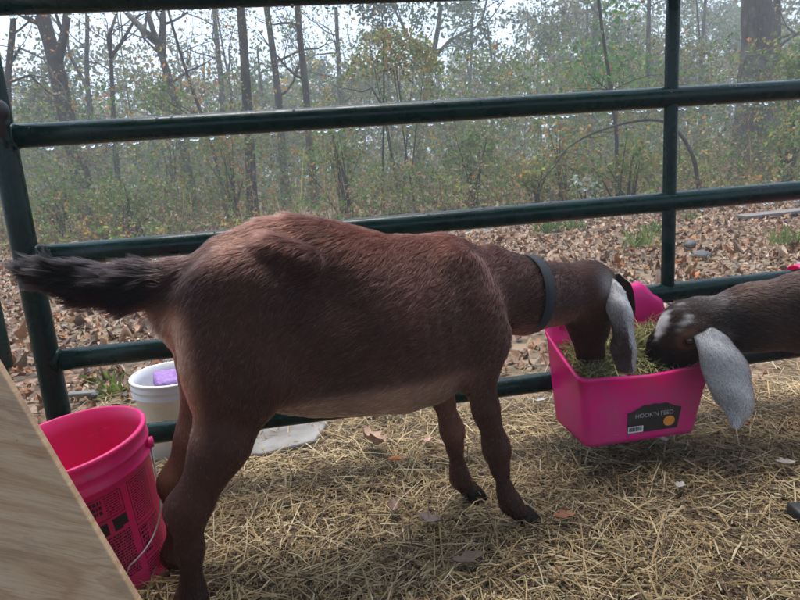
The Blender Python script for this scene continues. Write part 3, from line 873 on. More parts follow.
def colour1(v, wr):
    s, t, z = v[:, 0], v[:, 1], v[:, 2]
    base = np.array([.056, .0205, .0145])
    c = np.tile(base, (len(v), 1))
    nz = vnoise(v, 7, 11)
    ridge = sst(z, .60, .68) * (.6 + .4 * nz) * (.25 + .75 * sst(s, .28, .44))
    c = c + (np.array([.095, .022, .010]) - c) * np.clip(ridge, 0, 1)[:, None]
    dark = np.exp(-(((s - .27) / .14) ** 2 + ((z - .61) / .07) ** 2)) * .75
    c = c + (np.array([.020, .0085, .007]) - c) * dark[:, None]
    low = sst(z, .50, .38) * wr[:, 0] if False else (1 - sst(z, .36, .52)) * wr[:, 0]
    c = c + (np.array([.085, .038, .029]) - c) * (low * .7)[:, None]
    belly = (1 - sst(z, .385, .415)) * wr[:, 0] * sst(s, .18, .26) * (1 - sst(s, .62, .68))
    c = c + (np.array([.30, .165, .115]) - c) * belly[:, None]
    leg = wr[:, 1]
    lc = lerp3((.056, .023, .0155), (.024, .012, .009), 1 - sst(z, .05, .30))
    c = c + (lc - c) * (leg * .8)[:, None]
    inner = (1 - sst(np.abs(t), .045, .075)) * leg * sst(z, .10, .2)
    c = c + (np.array([.19, .085, .05]) - c) * (inner * .8)[:, None]
    butt = (1 - sst(s, .075, .11)) * sst(z, .33, .42) * (1 - sst(z, .58, .62)) * (1 - wr[:, 4])
    c = c + (np.array([.32, .155, .095]) - c) * (butt * .9)[:, None]
    farleg = sst(t, .02, .06) * leg
    c = c + (np.array([.070, .028, .019]) - c) * (farleg * .6)[:, None]
    nk = wr[:, 2]
    c = c + (np.array([.028, .012, .010]) - c) * (nk * .7)[:, None]
    thr = nk * (1 - sst(z, .42, .47)); c = c + (np.array([.20, .075, .05]) - c) * (thr * .8)[:, None]
    hd = wr[:, 3]
    c = c + (np.array([.024, .012, .010]) - c) * (hd * .85)[:, None]
    c = c + (np.array([.004, .003, .0035]) - c) * np.clip(wr[:, 4] * 1.3, 0, 1)[:, None]
    er = wr[:, 3] * np.exp(-(((s - 1.045) / .028) ** 2 + ((t + .012) / .035) ** 2 + ((z - .505) / .026) ** 2)); c = c + (np.array([.24, .22, .22]) - c) * np.clip(er * 1.1, 0, 1)[:, None]
    dock = np.exp(-(((s - .11) / .06) ** 2 + ((z - .655) / .05) ** 2)); c = c + (np.array([.010, .006, .006]) - c) * (dock * .7)[:, None]
    return np.clip(c * (1 + .18 * vnoise(v, 22, 12))[:, None], .003, .8)
P1 = goat_prims(neck1, head1, tail1, fore_n, fore_f, hind_n, hind_f)
goat1, body1 = make_goat('brown_goat', 'dark reddish brown goat with black tail standing on the straw', O1, AX1, P1, colour1, 190000, (-.14, -.24, 0), (1.2, .26, .80))

def hooves(e, feet):
    for (s, t, z, fwd) in feet:
        for sg in (-1, 1):
            mb = MB(); r = []
            for (zz, dx, sc) in ((.040, -.004, .80), (.022, .004, .95), (.0, .012, 1.08), (-.004, .012, 1.0)):
                ring = []
                for k in range(12):
                    a = 2 * math.pi * k / 12
                    x = .026 * math.cos(a) * (1.15 if math.cos(a) > 0 else .75); y = .0115 * math.sin(a) * (1 - .35 * max(0, math.cos(a)))
                    ring.append((s + dx * fwd + x * sc, t + sg * .0125 + y * sc, z + zz))
                r.append(ring)
            F = []
            for i in range(3):
                for k in range(12): F.append((i * 12 + (k + 1) % 12, i * 12 + k, (i + 1) * 12 + k, (i + 1) * 12 + (k + 1) % 12))
            F.append(tuple(range(12))); F.append(tuple(36 + k for k in range(11, -1, -1)))
            mb.add([p for q in r for p in q], F); mb.build('hoof', MAT['hoof'], e)
hooves(goat1, [(.052, -.092, -.006, 1), (.024, .083, -.006, 1), (.746, -.080, -.006, 1), (.688, .075, -.006, 1)])

def collar(e, c, tangent, r_side, r_vert, w, m, sqz=1.0):
    t = np.array(tangent, float); t /= np.linalg.norm(t)
    side = np.cross(np.array([0, 0, 1.]), t); side /= np.linalg.norm(side); up = np.cross(t, side)
    mb = MB(); sg = 48; V = []
    for (dw, dr) in ((-w / 2, 0), (-w / 2, .003), (w / 2, .003), (w / 2, 0)):
        for k in range(sg):
            a = 2 * math.pi * k / sg
            V.append(np.array(c) + t * dw + side * (r_side + dr) * math.cos(a) + up * (r_vert + dr) * math.sin(a))
    F = []
    for i in range(4):
        for k in range(sg): F.append((i * sg + k, i * sg + (k + 1) % sg, ((i + 1) % 4) * sg + (k + 1) % sg, ((i + 1) % 4) * sg + k))
    mb.add(V, F); return mb.build('collar', m, e)
collar(goat1, (.828, .014, .506), (1, .2, -.12), .074, .088, .028, MAT['collar'])

MAT['ear'] = attr_mat('ear_velvet', .9, .12, .1, 'col', .9, 330)
def ear(e, tol, pts, widths, cup, cout, cin, facing, split=0.0):
    """Long hanging ear: centre line, widths, cupped cross-section, real thickness; facing points to the outside of the ear."""
    pts = np.array([tol(p) for p in pts]); n = len(pts)
    T = np.linspace(0, n - 1, 22)
    C = np.stack([np.interp(T, np.arange(n), pts[:, i]) for i in range(3)], 1)
    for _ in range(3): C[1:-1] = .25 * C[:-2] + .5 * C[1:-1] + .25 * C[2:]
    W = np.interp(T, np.arange(n), widths)
    W = np.concatenate([W[:1], .25 * W[:-2] + .5 * W[1:-1] + .25 * W[2:], W[-1:]])
    tang = np.gradient(C, axis=0); tang /= np.linalg.norm(tang, axis=1, keepdims=True)
    fo = tol(np.array(facing, float)) - tol(np.zeros(3)); K = 13; V = []; CC = []
    for side in (0, 1):
        for i in range(len(C)):
            b = np.cross(tang[i], fo); b /= np.linalg.norm(b); nn = np.cross(b, tang[i])
            if nn @ fo < 0: nn = -nn
            for k in range(K):
                x = (k / (K - 1) - .5)
                th = .0035 * (1 - (2 * abs(x)) ** 4)
                rip = .003 * math.sin(i * .9 + x * 5)
                V.append(C[i] + b * x * W[i] + nn * (-cup * W[i] * (2 * x) ** 2 + rip + (th if side == 0 else -th)))
                f = i / len(C)
                q = cout if side == 0 else cin
                q = np.array(q) * (1 + .12 * math.sin(7 * x + 3 * f)) * (1 - .25 * math.exp(-((math.sin(9 * x + 2.2 * f + .6 * math.sin(6 * f))) / .10) ** 2))
                if side == 0 and split and x * split > .30 - f * .42: q = q + (np.array(cin) - q) * min(1, (f - .35) * 4 if f > .35 else 0)
                CC.append(q)
    nL = len(C); F = []
    for sd in (0, 1):
        o = sd * nL * K
        for i in range(nL - 1):
            for k in range(K - 1):
                f4 = (o + i * K + k, o + i * K + k + 1, o + (i + 1) * K + k + 1, o + (i + 1) * K + k)
                F.append(f4 if sd else f4[::-1])
    o = nL * K
    for i in range(nL - 1):
        for k in (0, K - 1): F.append((i * K + k, (i + 1) * K + k, o + (i + 1) * K + k, o + i * K + k))
    for i in (0, nL - 1):
        for k in range(K - 1): F.append((i * K + k, i * K + k + 1, o + i * K + k + 1, o + i * K + k))
    mb = MB(); mb.add(V, F, np.array(CC)); ob = mb.build('ear', MAT['ear'], e)
    # velvet of short hair on the outer face, light and dark hairs mixed
    Vn = np.array(V[:nL * K]).reshape(nL, K, 3); nh = 7000
    fi = RNG.uniform(0, nL - 1.001, nh); fk = RNG.uniform(.15, K - 1.15, nh); i0, k0 = fi.astype(int), fk.astype(int); fa, fb = (fi - i0)[:, None], (fk - k0)[:, None]
    p00, p10, p01 = Vn[i0, k0], Vn[i0 + 1, k0], Vn[i0, k0 + 1]
    rt = p00 + (p10 - p00) * fa + (p01 - p00) * fb
    dr = p10 - p00; dr /= np.linalg.norm(dr, axis=1, keepdims=True); nr = np.cross(dr, p01 - p00); nr /= np.linalg.norm(nr, axis=1, keepdims=True) + 1e-9
    nr *= np.sign((nr @ fo))[:, None]
    base_c = np.array(CC[:nL * K]).reshape(nL, K, 3)[i0, k0]
    sp_c = base_c * np.where(RNG.random(nh) < .22 + .16 * vnoise(rt, 70, 9), .3, 1.2)[:, None] * RNG.uniform(.8, 1.2, (nh, 1))
    hair_curves('fuzz', rt, dr + nr * .15, nr, RNG.uniform(.004, .009, nh), .2, np.full(nh, .00042), np.clip(sp_c, .01, .8), e, np.full(nh, .3), 4)
    return ob
px_ = .00238
ear(goat1, loc1, [at_y(607, 276, 1.44), at_y(615, 287, 1.40), at_y(625, 306, 1.375), at_y(629, 328, 1.37), at_y(630, 350, 1.37), at_y(632, 371, 1.38)],
    [22 * px_, 26 * px_, 27 * px_, 22 * px_, 30 * px_, 22 * px_], .42, (.38, .36, .36), (.06, .038, .038), (.25, -1, .1), 1)
ear(goat1, loc1, [at_y(612, 276, 1.50), at_y(620, 288, 1.51), at_y(622, 310, 1.53), at_y(618, 335, 1.54)],
    [16 * px_, 26 * px_, 28 * px_, 12 * px_], .25, (.20, .18, .18), (.06, .04, .04), (.3, 1, .1))
def eye(e, c, r=.011):
    mb = MB(); prof = [(r * math.sin(a), r * math.cos(a)) for a in np.linspace(.02, math.pi - .02, 9)]
    mb.lathe(prof, 14); mb.v[0] = mb.v[0] + np.array(c); mb.build('eye', MAT['eye'], e)
eye(goat1, (1.060, .020, .425)); eye(goat1, (1.040, .118, .425))

# --- the second goat, coming in from the right ------------------------------
O2 = np.array([2.08, 1.22, 0]); AX2 = np.array([-.975, .22, 0]); AX2 /= np.linalg.norm(AX2); N2 = np.array([-AX2[1], AX2[0], 0])
def loc2(p): d = np.asarray(p) - O2; return np.array([d @ AX2, d @ N2, d[2]])
def L2(*p): return tuple(loc2(np.array(p)))
neck2 = [((.66, 0, .545), .105), (L2(1.27, 1.41, .475), .105), (L2(1.15, 1.455, .415), .100), (L2(1.03, 1.485, .375), .094), (L2(.90, 1.49, .368), .080), (L2(.79, 1.485, .362), .066)]
head2 = [(L2(.78, 1.485, .362), L2(.728, 1.49, .360), .062, .060, .95), (L2(.725, 1.49, .360), L2(.690, 1.505, .305), .054, .046, .85),
         (L2(.690, 1.505, .305), L2(.668, 1.525, .245), .044, .036, .85), (L2(.668, 1.525, .245), L2(.660, 1.53, .222), .034, .029, 1),
         (L2(.775, 1.485, .325), L2(.715, 1.505, .265), .042, .034, .8), (L2(.755, 1.49, .395), L2(.74, 1.49, .388), .034, .034, 1),
         (L2(.740, 1.440, .365), L2(.712, 1.444, .350), .017, .013, 1), (L2(.735, 1.535, .375), L2(.708, 1.538, .352), .017, .014, 1)]
mir = lambda L: [((p[0], -p[1], p[2]), r) for p, r in L]
P2 = goat_prims(neck2, head2, tail1, mir(fore_n), mir(fore_f), mir(hind_n), mir(hind_f))
wp2 = loc2(at_y(664, 321, 1.465))
def colour2(v, wr):
    c = colour1(v, wr) * .6
    hn = np.clip(wr[:, 2] + wr[:, 3], 0, 1)
    streak = np.clip(.5 + .6 * vnoise(v, 14, 21), 0, 1)
    nk = lerp3((.008, .005, .0045), (.034, .015, .010), streak)
    c = c + (nk - c) * hn[:, None]
    mz = wr[:, 3] * (1 - sst(np.linalg.norm(v - np.array(L2(.665, 1.52, .27)), axis=1), .05, .09))
    c = c + (np.array([.005, .004, .004]) - c) * mz[:, None]
    wd = np.linalg.norm((v - wp2) * np.array([.9, 1.0, .8]), axis=1)
    wpatch = wr[:, 3] * sst(1 - wd / .055 + .35 * vnoise(v, 48, 33) + .2 * vnoise(v, 120, 34), .22, .72)
    c = c + (np.array([.50, .48, .47]) - c) * wpatch[:, None]
    ey = np.linalg.norm(v - loc2((.716, 1.44, .335)), axis=1); ring = wr[:, 3] * np.exp(-((ey - .026) / .008) ** 2)
    c = c + (np.array([.13, .065, .042]) - c) * (ring * .8)[:, None]
    frost = wr[:, 2] * sst(vnoise(v, 26, 77), .1, .8) * sst(v[:, 0], 1.0, 1.15)
    c = c + (np.array([.12, .105, .10]) - c) * (frost * .55)[:, None]
    return np.clip(c, .003, .8)
goat2, body2 = make_goat('dark_goat', 'dark brown goat with a white forehead patch reaching in from the right', O2, AX2, P2, colour2, 90000, (-.14, -.26, 0), (1.52, .30, .80), .0072,
                         dense=lambda p: np.where(p[:, 0] > .75, 3.0, .8))
hooves(goat2, [(.052, .092, .0, 1), (.024, -.083, .0, 1), (.748, .080, .0, 1), (.688, -.075, .0, 1)])
cl = loc2((1.045, 1.48, .378)); cd = loc2((.95, 1.49, .37)) - loc2((1.1, 1.465, .39))
collar(goat2, cl, cd, .084, .107, .022, MAT['collar'])
pe = .00228
ear(goat2, loc2, [at_y(702, 318, 1.465), at_y(712, 334, 1.41), at_y(724, 354, 1.385), at_y(737, 380, 1.37), at_y(744, 405, 1.365), at_y(737, 427, 1.36)],
    [24 * pe, 34 * pe, 47 * pe, 55 * pe, 44 * pe, 15 * pe], .22, (.36, .355, .36), (.10, .07, .07), (.15, -1, .15), 0)
ear(goat2, loc2, [at_y(700, 322, 1.53), at_y(705, 335, 1.55), at_y(715, 355, 1.57), at_y(722, 378, 1.58)],
    [26 * pe, 36 * pe, 40 * pe, 12 * pe], .22, (.30, .30, .31), (.10, .07, .07), (0, 1, .1))
eye(goat2, loc2((.714, 1.437, .338)), .0125); eye(goat2, loc2((.715, 1.535, .345)))

# ------------------------------------------------------------------ straw
def strips(P0, D, L, W, up, bend, col, seg=2):
    """Bent, folded straws: n strips of seg segments with a V cross-section."""
    n = len(P0); t = np.linspace(-.5, .5, seg + 1)
    side = np.cross(D, up); side /= np.linalg.norm(side, axis=1, keepdims=True) + 1e-9
    nn = np.cross(side, D)
    V = np.empty((n, seg + 1, 3, 3))
    for i, q in enumerate(t):
        c = P0 + D * (q * L)[:, None] + nn * (bend * L * (.25 - q * q) * 2)[:, None] + side * (bend * .6 * L * (q * q))[:, None]
        wq = W * (1 - .5 * abs(q))
        V[:, i, 0] = c - side * wq[:, None] * .5; V[:, i, 1] = c + nn * wq[:, None] * .32; V[:, i, 2] = c + side * wq[:, None] * .5
    V = V.reshape(-1, 3); per = (seg + 1) * 3
    f = []
    for i in range(seg):
        for k in range(2): f.append((i * 3 + k, i * 3 + k + 1, (i + 1) * 3 + k + 1, (i + 1) * 3 + k))
    F = (np.arange(n)[:, None, None] * per + np.array(f)[None]).reshape(-1, 4)
    return V, F, np.repeat(col, per, 0)
STRAW = np.array([(.50, .35, .17), (.40, .27, .13), (.58, .44, .24), (.28, .18, .095), (.17, .105, .06), (.62, .51, .32), (.36, .29, .14), (.08, .05, .03)])
def straw_field(n, xr, yr, zfun, lay, lmin=.03, lmax=.15, pale=.5):
    x = RNG.uniform(*xr, n); y = RNG.uniform(*yr, n)
    a = RNG.uniform(0, math.pi * 2, n); el = RNG.normal(0, .16, n)
    D = np.stack([np.cos(a) * np.cos(el), np.sin(a) * np.cos(el), np.sin(el)], 1)
    L = lmin + (lmax - lmin) * RNG.beta(1.3, 3.2, n)
    z = zfun(x, y) + lay * RNG.random(n) ** 1.5 + np.abs(np.sin(el)) * L * .35 + .001
    up = np.stack([RNG.normal(0, .35, n), RNG.normal(0, .35, n), np.ones(n)], 1)
    W = .0009 + .0052 * RNG.beta(1.4, 3.6, n)
    clump = np.clip(.5 + .5 * vnoise(np.stack([x, y, 0 * x], 1), 4, 31), 0, 1)
    ci = np.clip((RNG.random(n) * 8).astype(int), 0, 7)
    c = STRAW[ci] * RNG.uniform(.75, 1.2, (n, 1)) * (.50 + .85 * clump)[:, None]
    depth = np.clip((z - zfun(x, y)) / max(lay, 1e-6), 0, 1)
    return np.stack([x, y, z], 1), D, L, W, up, RNG.normal(0, .16, n), c
bz = lambda x, y: bed_h(x, y) * np.clip((2.02 - y) / .35, 0, 1) - .010
parts = [straw_field(42000, (-1.35, 1.75), (.55, 1.95), bz, .020),
         straw_field(34000, (-1.2, 1.5), (.62, 1.7), bz, .018, .008, .045),
         straw_field(2600, (-1.3, 1.9), (1.85, 2.35), lambda x, y: 0 * x - .014, .014),
         straw_field(2600, (-2.2, 2.4), (-1.0, .55), bz, .02),
         straw_field(1100, (-1.1, 1.4), (.6, 1.7), bz, .028, .12, .26)]
# keep straws out of buckets and the slab stays partly bare
SLAB = ground_at(275, 441)
VV, FF, CC_, off = [], [], [], 0
for pr_ in parts:
    P0 = pr_[0]
    m = np.hypot(P0[:, 0] - rbp[0], P0[:, 1] - rbp[1]) > .15
    m &= np.hypot(P0[:, 0] - wbp[0] - .02, P0[:, 1] - wbp[1] - .03) > .13
    m &= ~((np.abs(P0[:, 0] - SLAB[0] + .04) < .17) & (np.abs(P0[:, 1] - SLAB[1] - .015) < .10) & (RNG.random(len(P0)) < .80))
    pr_ = [q[m] for q in pr_]
    v, f, c = strips(pr_[0], pr_[1], pr_[2], pr_[3], pr_[4], pr_[5], pr_[6]); VV.append(v); FF.append(f + off); CC_.append(c); off += len(v)
so_ = mesh_obj('straw_bedding', np.concatenate(VV), np.concatenate(FF), MAT['straw'], None, False, np.concatenate(CC_))
tag(so_, 'loose golden straw bedding spread over the pen floor', 'straw', kind='stuff')

# hay in the feeder
HAY = np.array([(.29, .29, .10), (.20, .22, .07), (.38, .36, .16), (.17, .16, .06), (.45, .42, .20), (.12, .10, .05)])
n = 6500
u = RNG.uniform(.03, .345, n); w = RNG.uniform(.02, .20, n)
a = RNG.uniform(0, 6.28, n); el = RNG.normal(.05, .32, n)
D = np.stack([np.cos(a) * np.cos(el), np.sin(a) * np.cos(el), np.sin(el)], 1)
L = RNG.uniform(.02, .095, n)
top = .245 + .04 * np.exp(-((u - .25) / .12) ** 2) + .05 * (1 - w / .2) + .085 * np.exp(-((u - .275) / .06) ** 2 - ((w - .05) / .07) ** 2)
top = np.minimum(top + .012, .254 + .5 * np.clip(.19 - w, 0, 1))
z = .13 + (top - .13) * RNG.random(n) ** .35
P0 = np.stack([gpt(U1 + uu, .036 + ww, 0) for uu, ww in zip(u, w)]); P0[:, 2] = z
half = np.minimum.reduce([u - .015, .362 - u, w - .012, .21 - w]); L = np.minimum(L, 2 * half / np.clip(np.cos(el), .2, 1) + .012)
v, f, c = strips(P0, D, L, RNG.uniform(.0012, .003, n), np.stack([RNG.normal(0, .4, n), RNG.normal(0, .4, n), np.ones(n)], 1), RNG.normal(0, .25, n), HAY[RNG.integers(0, 6, n)] * RNG.uniform(.8, 1.25, (n, 1)))
# some tall stalks sticking up beside the goats' muzzles
n = 90; u = RNG.uniform(.20, .34, n); w = RNG.uniform(.015, .12, n); a = RNG.uniform(0, 6.28, n); el = RNG.uniform(.4, 1.3, n)
D = np.stack([np.cos(a) * np.cos(el), np.sin(a) * np.cos(el), np.sin(el)], 1)
P0 = np.stack([gpt(U1 + uu, .036 + ww, 0) for uu, ww in zip(u, w)]); P0[:, 2] = .285 + RNG.uniform(0, .05, n)
v2, f2, c2 = strips(P0, D, RNG.uniform(.05, .10, n), RNG.uniform(.0015, .0032, n), np.stack([RNG.normal(0, .4, n), RNG.normal(0, .4, n), np.ones(n)], 1), RNG.normal(0, .25, n), np.array([(.36, .36, .14)]) * RNG.uniform(.8, 1.5, (n, 1)))
core = MB()
cv = [gpt(U1 + uu, .036 + ww, zz) for zz, gq in ((.09, 0), (.19, 0)) for uu, ww in ((.045, .02), (.32, .02), (.32, .195), (.045, .195))]
ho = mesh_obj('feeder_hay', np.concatenate([v, v2]), np.concatenate([f, f2 + len(v)]), MAT['straw'], None, False, np.concatenate([c, c2]))
tag(ho, 'green brown hay heaped in the pink feeder', 'hay', kind='stuff')

# ------------------------------------------------------------------ fallen leaves
def leaf_mesh(n, P, size, col, tilt=.35, curl=.35, fine=False):
    """n curled leaves of 3 x 3 points with a pointed outline."""
    a = RNG.uniform(0, 6.28, n)
    nx_ = np.stack([RNG.normal(0, tilt, n), RNG.normal(0, tilt, n), np.ones(n)], 1); nx_ /= np.linalg.norm(nx_, axis=1, keepdims=True)
    d = np.stack([np.cos(a), np.sin(a), np.zeros(n)], 1); d -= nx_ * (d * nx_).sum(1, keepdims=True); d /= np.linalg.norm(d, axis=1, keepdims=True)
    s = np.cross(nx_, d); asp = RNG.uniform(.38, .7, n)
    cu, cv_ = RNG.normal(0, curl, n), RNG.normal(0, curl, n)
    xs_ = (-.5, -.02, .5) if not fine else (-.5, -.3, -.05, .2, .38, .5)
    wid = (.18, 1.0, .55) if not fine else (.10, .62, 1.0, .88, .5, .04)
    nl = len(xs_); V = np.empty((n, nl * 3, 3)); k = 0
    wob = RNG.uniform(.75, 1.25, (n, nl)) if fine else np.ones((n, nl)); tw = RNG.normal(0, .5, n)
    for i, x in enumerate(xs_):
        for y in (-.5, 0, .5):
            yy = y * wid[i] * wob[:, i]
            V[:, k] = P + (d * x + s * (yy * asp)[:, None] + nx_ * (cu * x * x * 1.6 + cv_ * yy * yy * 2 + tw * x * yy * (1 if fine else 0))[:, None]) * size[:, None]; k += 1
    f = np.array([(i * 3 + q, i * 3 + 3 + q, i * 3 + 4 + q, i * 3 + 1 + q) for i in range(nl - 1) for q in (0, 1)])
    F = (np.arange(n)[:, None, None] * (nl * 3) + f[None]).reshape(-1, 4)
    return V.reshape(-1, 3), F, np.repeat(col, nl * 3, 0)
LEAF = np.array([(.28, .15, .085), (.36, .22, .14), (.22, .11, .06), (.42, .28, .19), (.14, .075, .05), (.48, .36, .27), (.36, .15, .06), (.20, .14, .10), (.40, .25, .12)])
n = 56000
Yl = 1.95 + (11.5 - 1.95) * RNG.random(n) ** .75
Xl = RNG.uniform(-1.1, 1.1, n) * (Yl + .8)
keep = ~((Yl < 2.25) & (RNG.random(n) < .6))
Xl, Yl = Xl[keep], Yl[keep]; n = len(Xl)
keep = (np.hypot(Xl - wbp[0] - .02, Yl - wbp[1] - .03) > .14) & ~((np.abs(Xl - SLAB[0]) < .25) & (np.abs(Yl - SLAB[1]) < .16))
Xl, Yl = Xl[keep], Yl[keep]; n = len(Xl)
P0 = np.stack([Xl, Yl, out_h(Xl, Yl) - .022 + .006 + .022 * RNG.random(n)], 1)
sz_ = .022 + .10 * RNG.beta(1.6, 4, n); cl_ = LEAF[RNG.integers(0, 9, n)] * RNG.uniform(.4, 1.0, (n, 1))
nr_ = Yl < 5.0
v, f, c = leaf_mesh(int(nr_.sum()), P0[nr_], sz_[nr_], cl_[nr_], .45, .8, True)
v2, f2, c2 = leaf_mesh(int((~nr_).sum()), P0[~nr_], sz_[~nr_], cl_[~nr_], .5, .6)
lo_ = mesh_obj('leaf_litter', np.concatenate([v, v2]), np.concatenate([f, f2 + len(v)]), MAT['litter'], None, True, np.concatenate([c, c2])); tag(lo_, 'carpet of brown fallen leaves outside the gate', 'leaf litter', kind='stuff')

def big_leaf(px, py, size, col, rot, label, curl=.25, lift=.012, tiltx=0, elong=.55, dz=0.0):
    p = ground_at(px, py); p[2] = float(bz(p[0], p[1])) + .024 + lift + dz if p[1] < 2.0 else lift
    K, Lc = 7, 11; V = []
    rr = random.Random(int(px * 7 + py))
    for i in range(Lc):
        t = i / (Lc - 1); wd = math.sin(math.pi * min(1, t * .93 + .05)) ** .8 * elong * (1 + .30 * math.sin(t * 19 + px))
        for k in range(K):
            s = k / (K - 1) - .5
            V.append(((t - .5) * size, s * wd * size, size * (curl * (t - .5) ** 2 * 1.6 + curl * (2 * s) ** 2 * wd * .8 + .02 * math.sin(9 * t + 7 * s + px))))
    V = np.array(V); V = np.concatenate([V, V - np.array([0, 0, .0009])]); F = []
    for sd in (0, 1):
        o = sd * K * Lc
        for i in range(Lc - 1):
            for k in range(K - 1):
                q = (o + i * K + k, o + (i + 1) * K + k, o + (i + 1) * K + k + 1, o + i * K + k + 1); F.append(q if not sd else q[::-1])
    cc = np.tile(np.array(col), (len(V), 1)) * (1 + .2 * vnoise(V, 60, 5))[:, None]
    e = mesh_obj('dry_leaf', V, F, MAT['litter'], None, True, cc, tuple(p))
    e.rotation_euler = (tiltx, rr.uniform(-.15, .15), rot)
    V0 = [(-.5 * size, 0, curl * .4 * size), (-.72 * size, .02 * size, curl * .4 * size + .004)]
    MB().tube([V0[0], V0[1]], [.0011, .0008], 5, True, (.16, .10, .07)).build('stalk', MAT['stem'], e)
    tag(e, label, 'leaf', 'dry leaves on the straw')
big_leaf(373, 452, .11, (.38, .25, .18), 2.2, 'large curled tan dry leaf on the straw under the goat belly', .55, .02, .35)
big_leaf(386, 420, .060, (.44, .36, .30), .6, 'pale curled leaf by the bottom rail under the goat belly', .6, .015)
big_leaf(396, 465, .045, (.42, .15, .03), .2, 'small bright orange leaf on straw beside the large curled tan leaf', .2, .008)
big_leaf(430, 524, .060, (.22, .16, .13), -.7, 'flat grey brown leaf between the front hooves and camera', .2, .01)
big_leaf(395, 513, .055, (.26, .17, .13), 1.6, 'crumpled brown leaf left of the flat grey leaf', .5, .012)
big_leaf(470, 567, .075, (.17, .125, .085), .3, 'long dull leaf in the straw at bottom centre', .2, .008, 0, .4)
big_leaf(565, 527, .05, (.24, .10, .05), 0, 'rust brown leaf on straw right of the front hoof', .25, .01)
big_leaf(657, 455, .075, (.50, .45, .44), 1.9, 'pale grey leaf sticking out under the pink feeder', .3, .03, .5)
big_leaf(680, 493, .04, (.28, .26, .24), .8, 'small pale leaf below the feeder on darker straw', .3, .01)
big_leaf(736, 434, .06, (.28, .11, .06), -.2, 'reddish leaf on straw under the hanging grey ear', .3, .012)
big_leaf(785, 476, .05, (.28, .24, .21), .1, 'pale leaf on straw near the right edge', .3, .01)
big_leaf(541, 407, .035, (.34, .33, .33), .1, 'tiny whitish leaf on straw left of the feeder', .3, .01)
big_leaf(428, 447, .04, (.40, .25, .20), 1.2, 'narrow reddish leaf behind the far front leg', .4, .01)

# ------------------------------------------------------------------ small things on the ground
def slab(name, c, pts, th, m, label, cat, rz=0):
    n = len(pts); V = [(x, y, th) for x, y in pts] + [(x * 1.03, y * 1.03, -.02) for x, y in pts]
    F = [tuple(range(n))] + [(k, n + k, n + (k + 1) % n, (k + 1) % n) for k in range(n)]
    F[0] = tuple(range(n))
    o = MB().add(V, F).build(name, m, None, False, tuple(c)); o.rotation_euler = (0, 0, rz); bevel(o, .006); tag(o, label, cat); return o
slab('paving_slab', (SLAB[0] - .04, SLAB[1] + .02, -.01), [(-.20, -.11), (.02, -.125), (.17, -.06), (.20, .08), (.05, .13), (-.15, .12), (-.22, .03)], .022, MAT['slab'], 'flat grey concrete slab half under straw behind the goat', 'slab')
wsl = ground_at(172, 452)
slab('paving_slab', (wsl[0] + .02, wsl[1] - .02, -.022), [(-.16, -.085), (.10, -.10), (.19, .05), (.12, .16), (-.14, .15)], .010, MAT['slab'], 'grey slab under the white bucket', 'slab')
pk = ground_at(772, 217)
pm = MB(); pm.box((0, 0, 0), (1.5, .17, .035)); po2 = pm.build('grey_plank', MAT['grey_plank'], None, False, (pk[0] + .35, pk[1], .05)); bevel(po2, .006); po2.rotation_euler = (.05, -.02, .10)
tag(po2, 'weathered grey plank lying on the leaves at right edge', 'plank')
def rock(px, py, s, label, zs=.55):
    p = ground_at(px, py); bm_v, bm_f = [], []
    mb = MB(); prof = [(math.sin(a), math.cos(a)) for a in np.linspace(.05, math.pi - .05, 9)]
    mb.lathe(prof, 12); v = mb.v[0]
    v = v * (1 + .22 * vnoise(v * 1.0 + px, 1.6, 3))[:, None] * np.array([1, .75, zs]) * s
    mb.v[0] = v; o = mb.build('stone', MAT['stone'], None, True, (p[0], p[1], s * .15)); o.rotation_euler = (0, 0, px); tag(o, label, 'stone')
rock(701, 257, .085, 'dark wet stone among the leaves left of the plank'); rock(690, 245, .06, 'small grey stone behind the dark wet stone')
rock(94, 396, .028, 'round grey stone among leaves behind the red bucket')
rock(125, 396, .02, 'small black pebble beside the white bucket')
bt = ground_at(83, 398); b3 = MB(); b3.box((0, 0, 0), (.10, .035, .016)); bo = b3.build('plastic_scrap', MAT['slab'], None, False, (bt[0], bt[1], .02)); bevel(bo, .006); bo.rotation_euler = (.1, .15, .5)
tag(bo, 'grey scrap of plastic on the leaves behind the red bucket', 'scrap')
rp = ground_at(806, 521)
mb = MB(); mb.box((0, 0, 0), (.085, .05, .03)); ro = mb.build('rubber_block', MAT['black_rubber'], None, True, (rp[0] + .012, rp[1], .02)); bevel(ro, .008, 3); tag(ro, 'black rubber lump half in straw at the right edge', 'rubber block')

# grass tufts outside
def tuft(px, py, h, nb, col, label, name='weed_tuft'):
    p = ground_at(px, py); n = nb
    a = RNG.uniform(0, 6.28, n); el = RNG.uniform(.5, 1.4, n)
    D = np.stack([np.cos(a) * np.cos(el), np.sin(a) * np.cos(el), np.sin(el)], 1); L = h * RNG.uniform(.5, 1.1, n)
    P0 = np.stack([RNG.normal(0, h * .35, n), RNG.normal(0, h * .2, n), np.zeros(n)], 1) + D * (L * .5)[:, None]
    v, f, c = strips(P0, D, L, RNG.uniform(.006, .018, n), np.stack([RNG.normal(0, 1, n), RNG.normal(0, 1, n), np.ones(n) * .2], 1), RNG.normal(0, .3, n), np.array([col]) * RNG.uniform(.6, 1.4, (n, 1)), 3)
    o = mesh_obj(name, v, f, MAT['foliage'], None, False, c, (p[0], p[1], float(out_h(p[0], p[1])) - .02)); tag(o, label, 'weed', 'green weed tufts on the leaf litter')
G1 = (.10, .17, .05); G2 = (.16, .20, .06)
tuft(549, 230, .22, 60, G1, 'green weed tuft left of the second weed above the goat head')
tuft(575, 228, .20, 45, G1, 'smaller green weed above the feeding goat head')
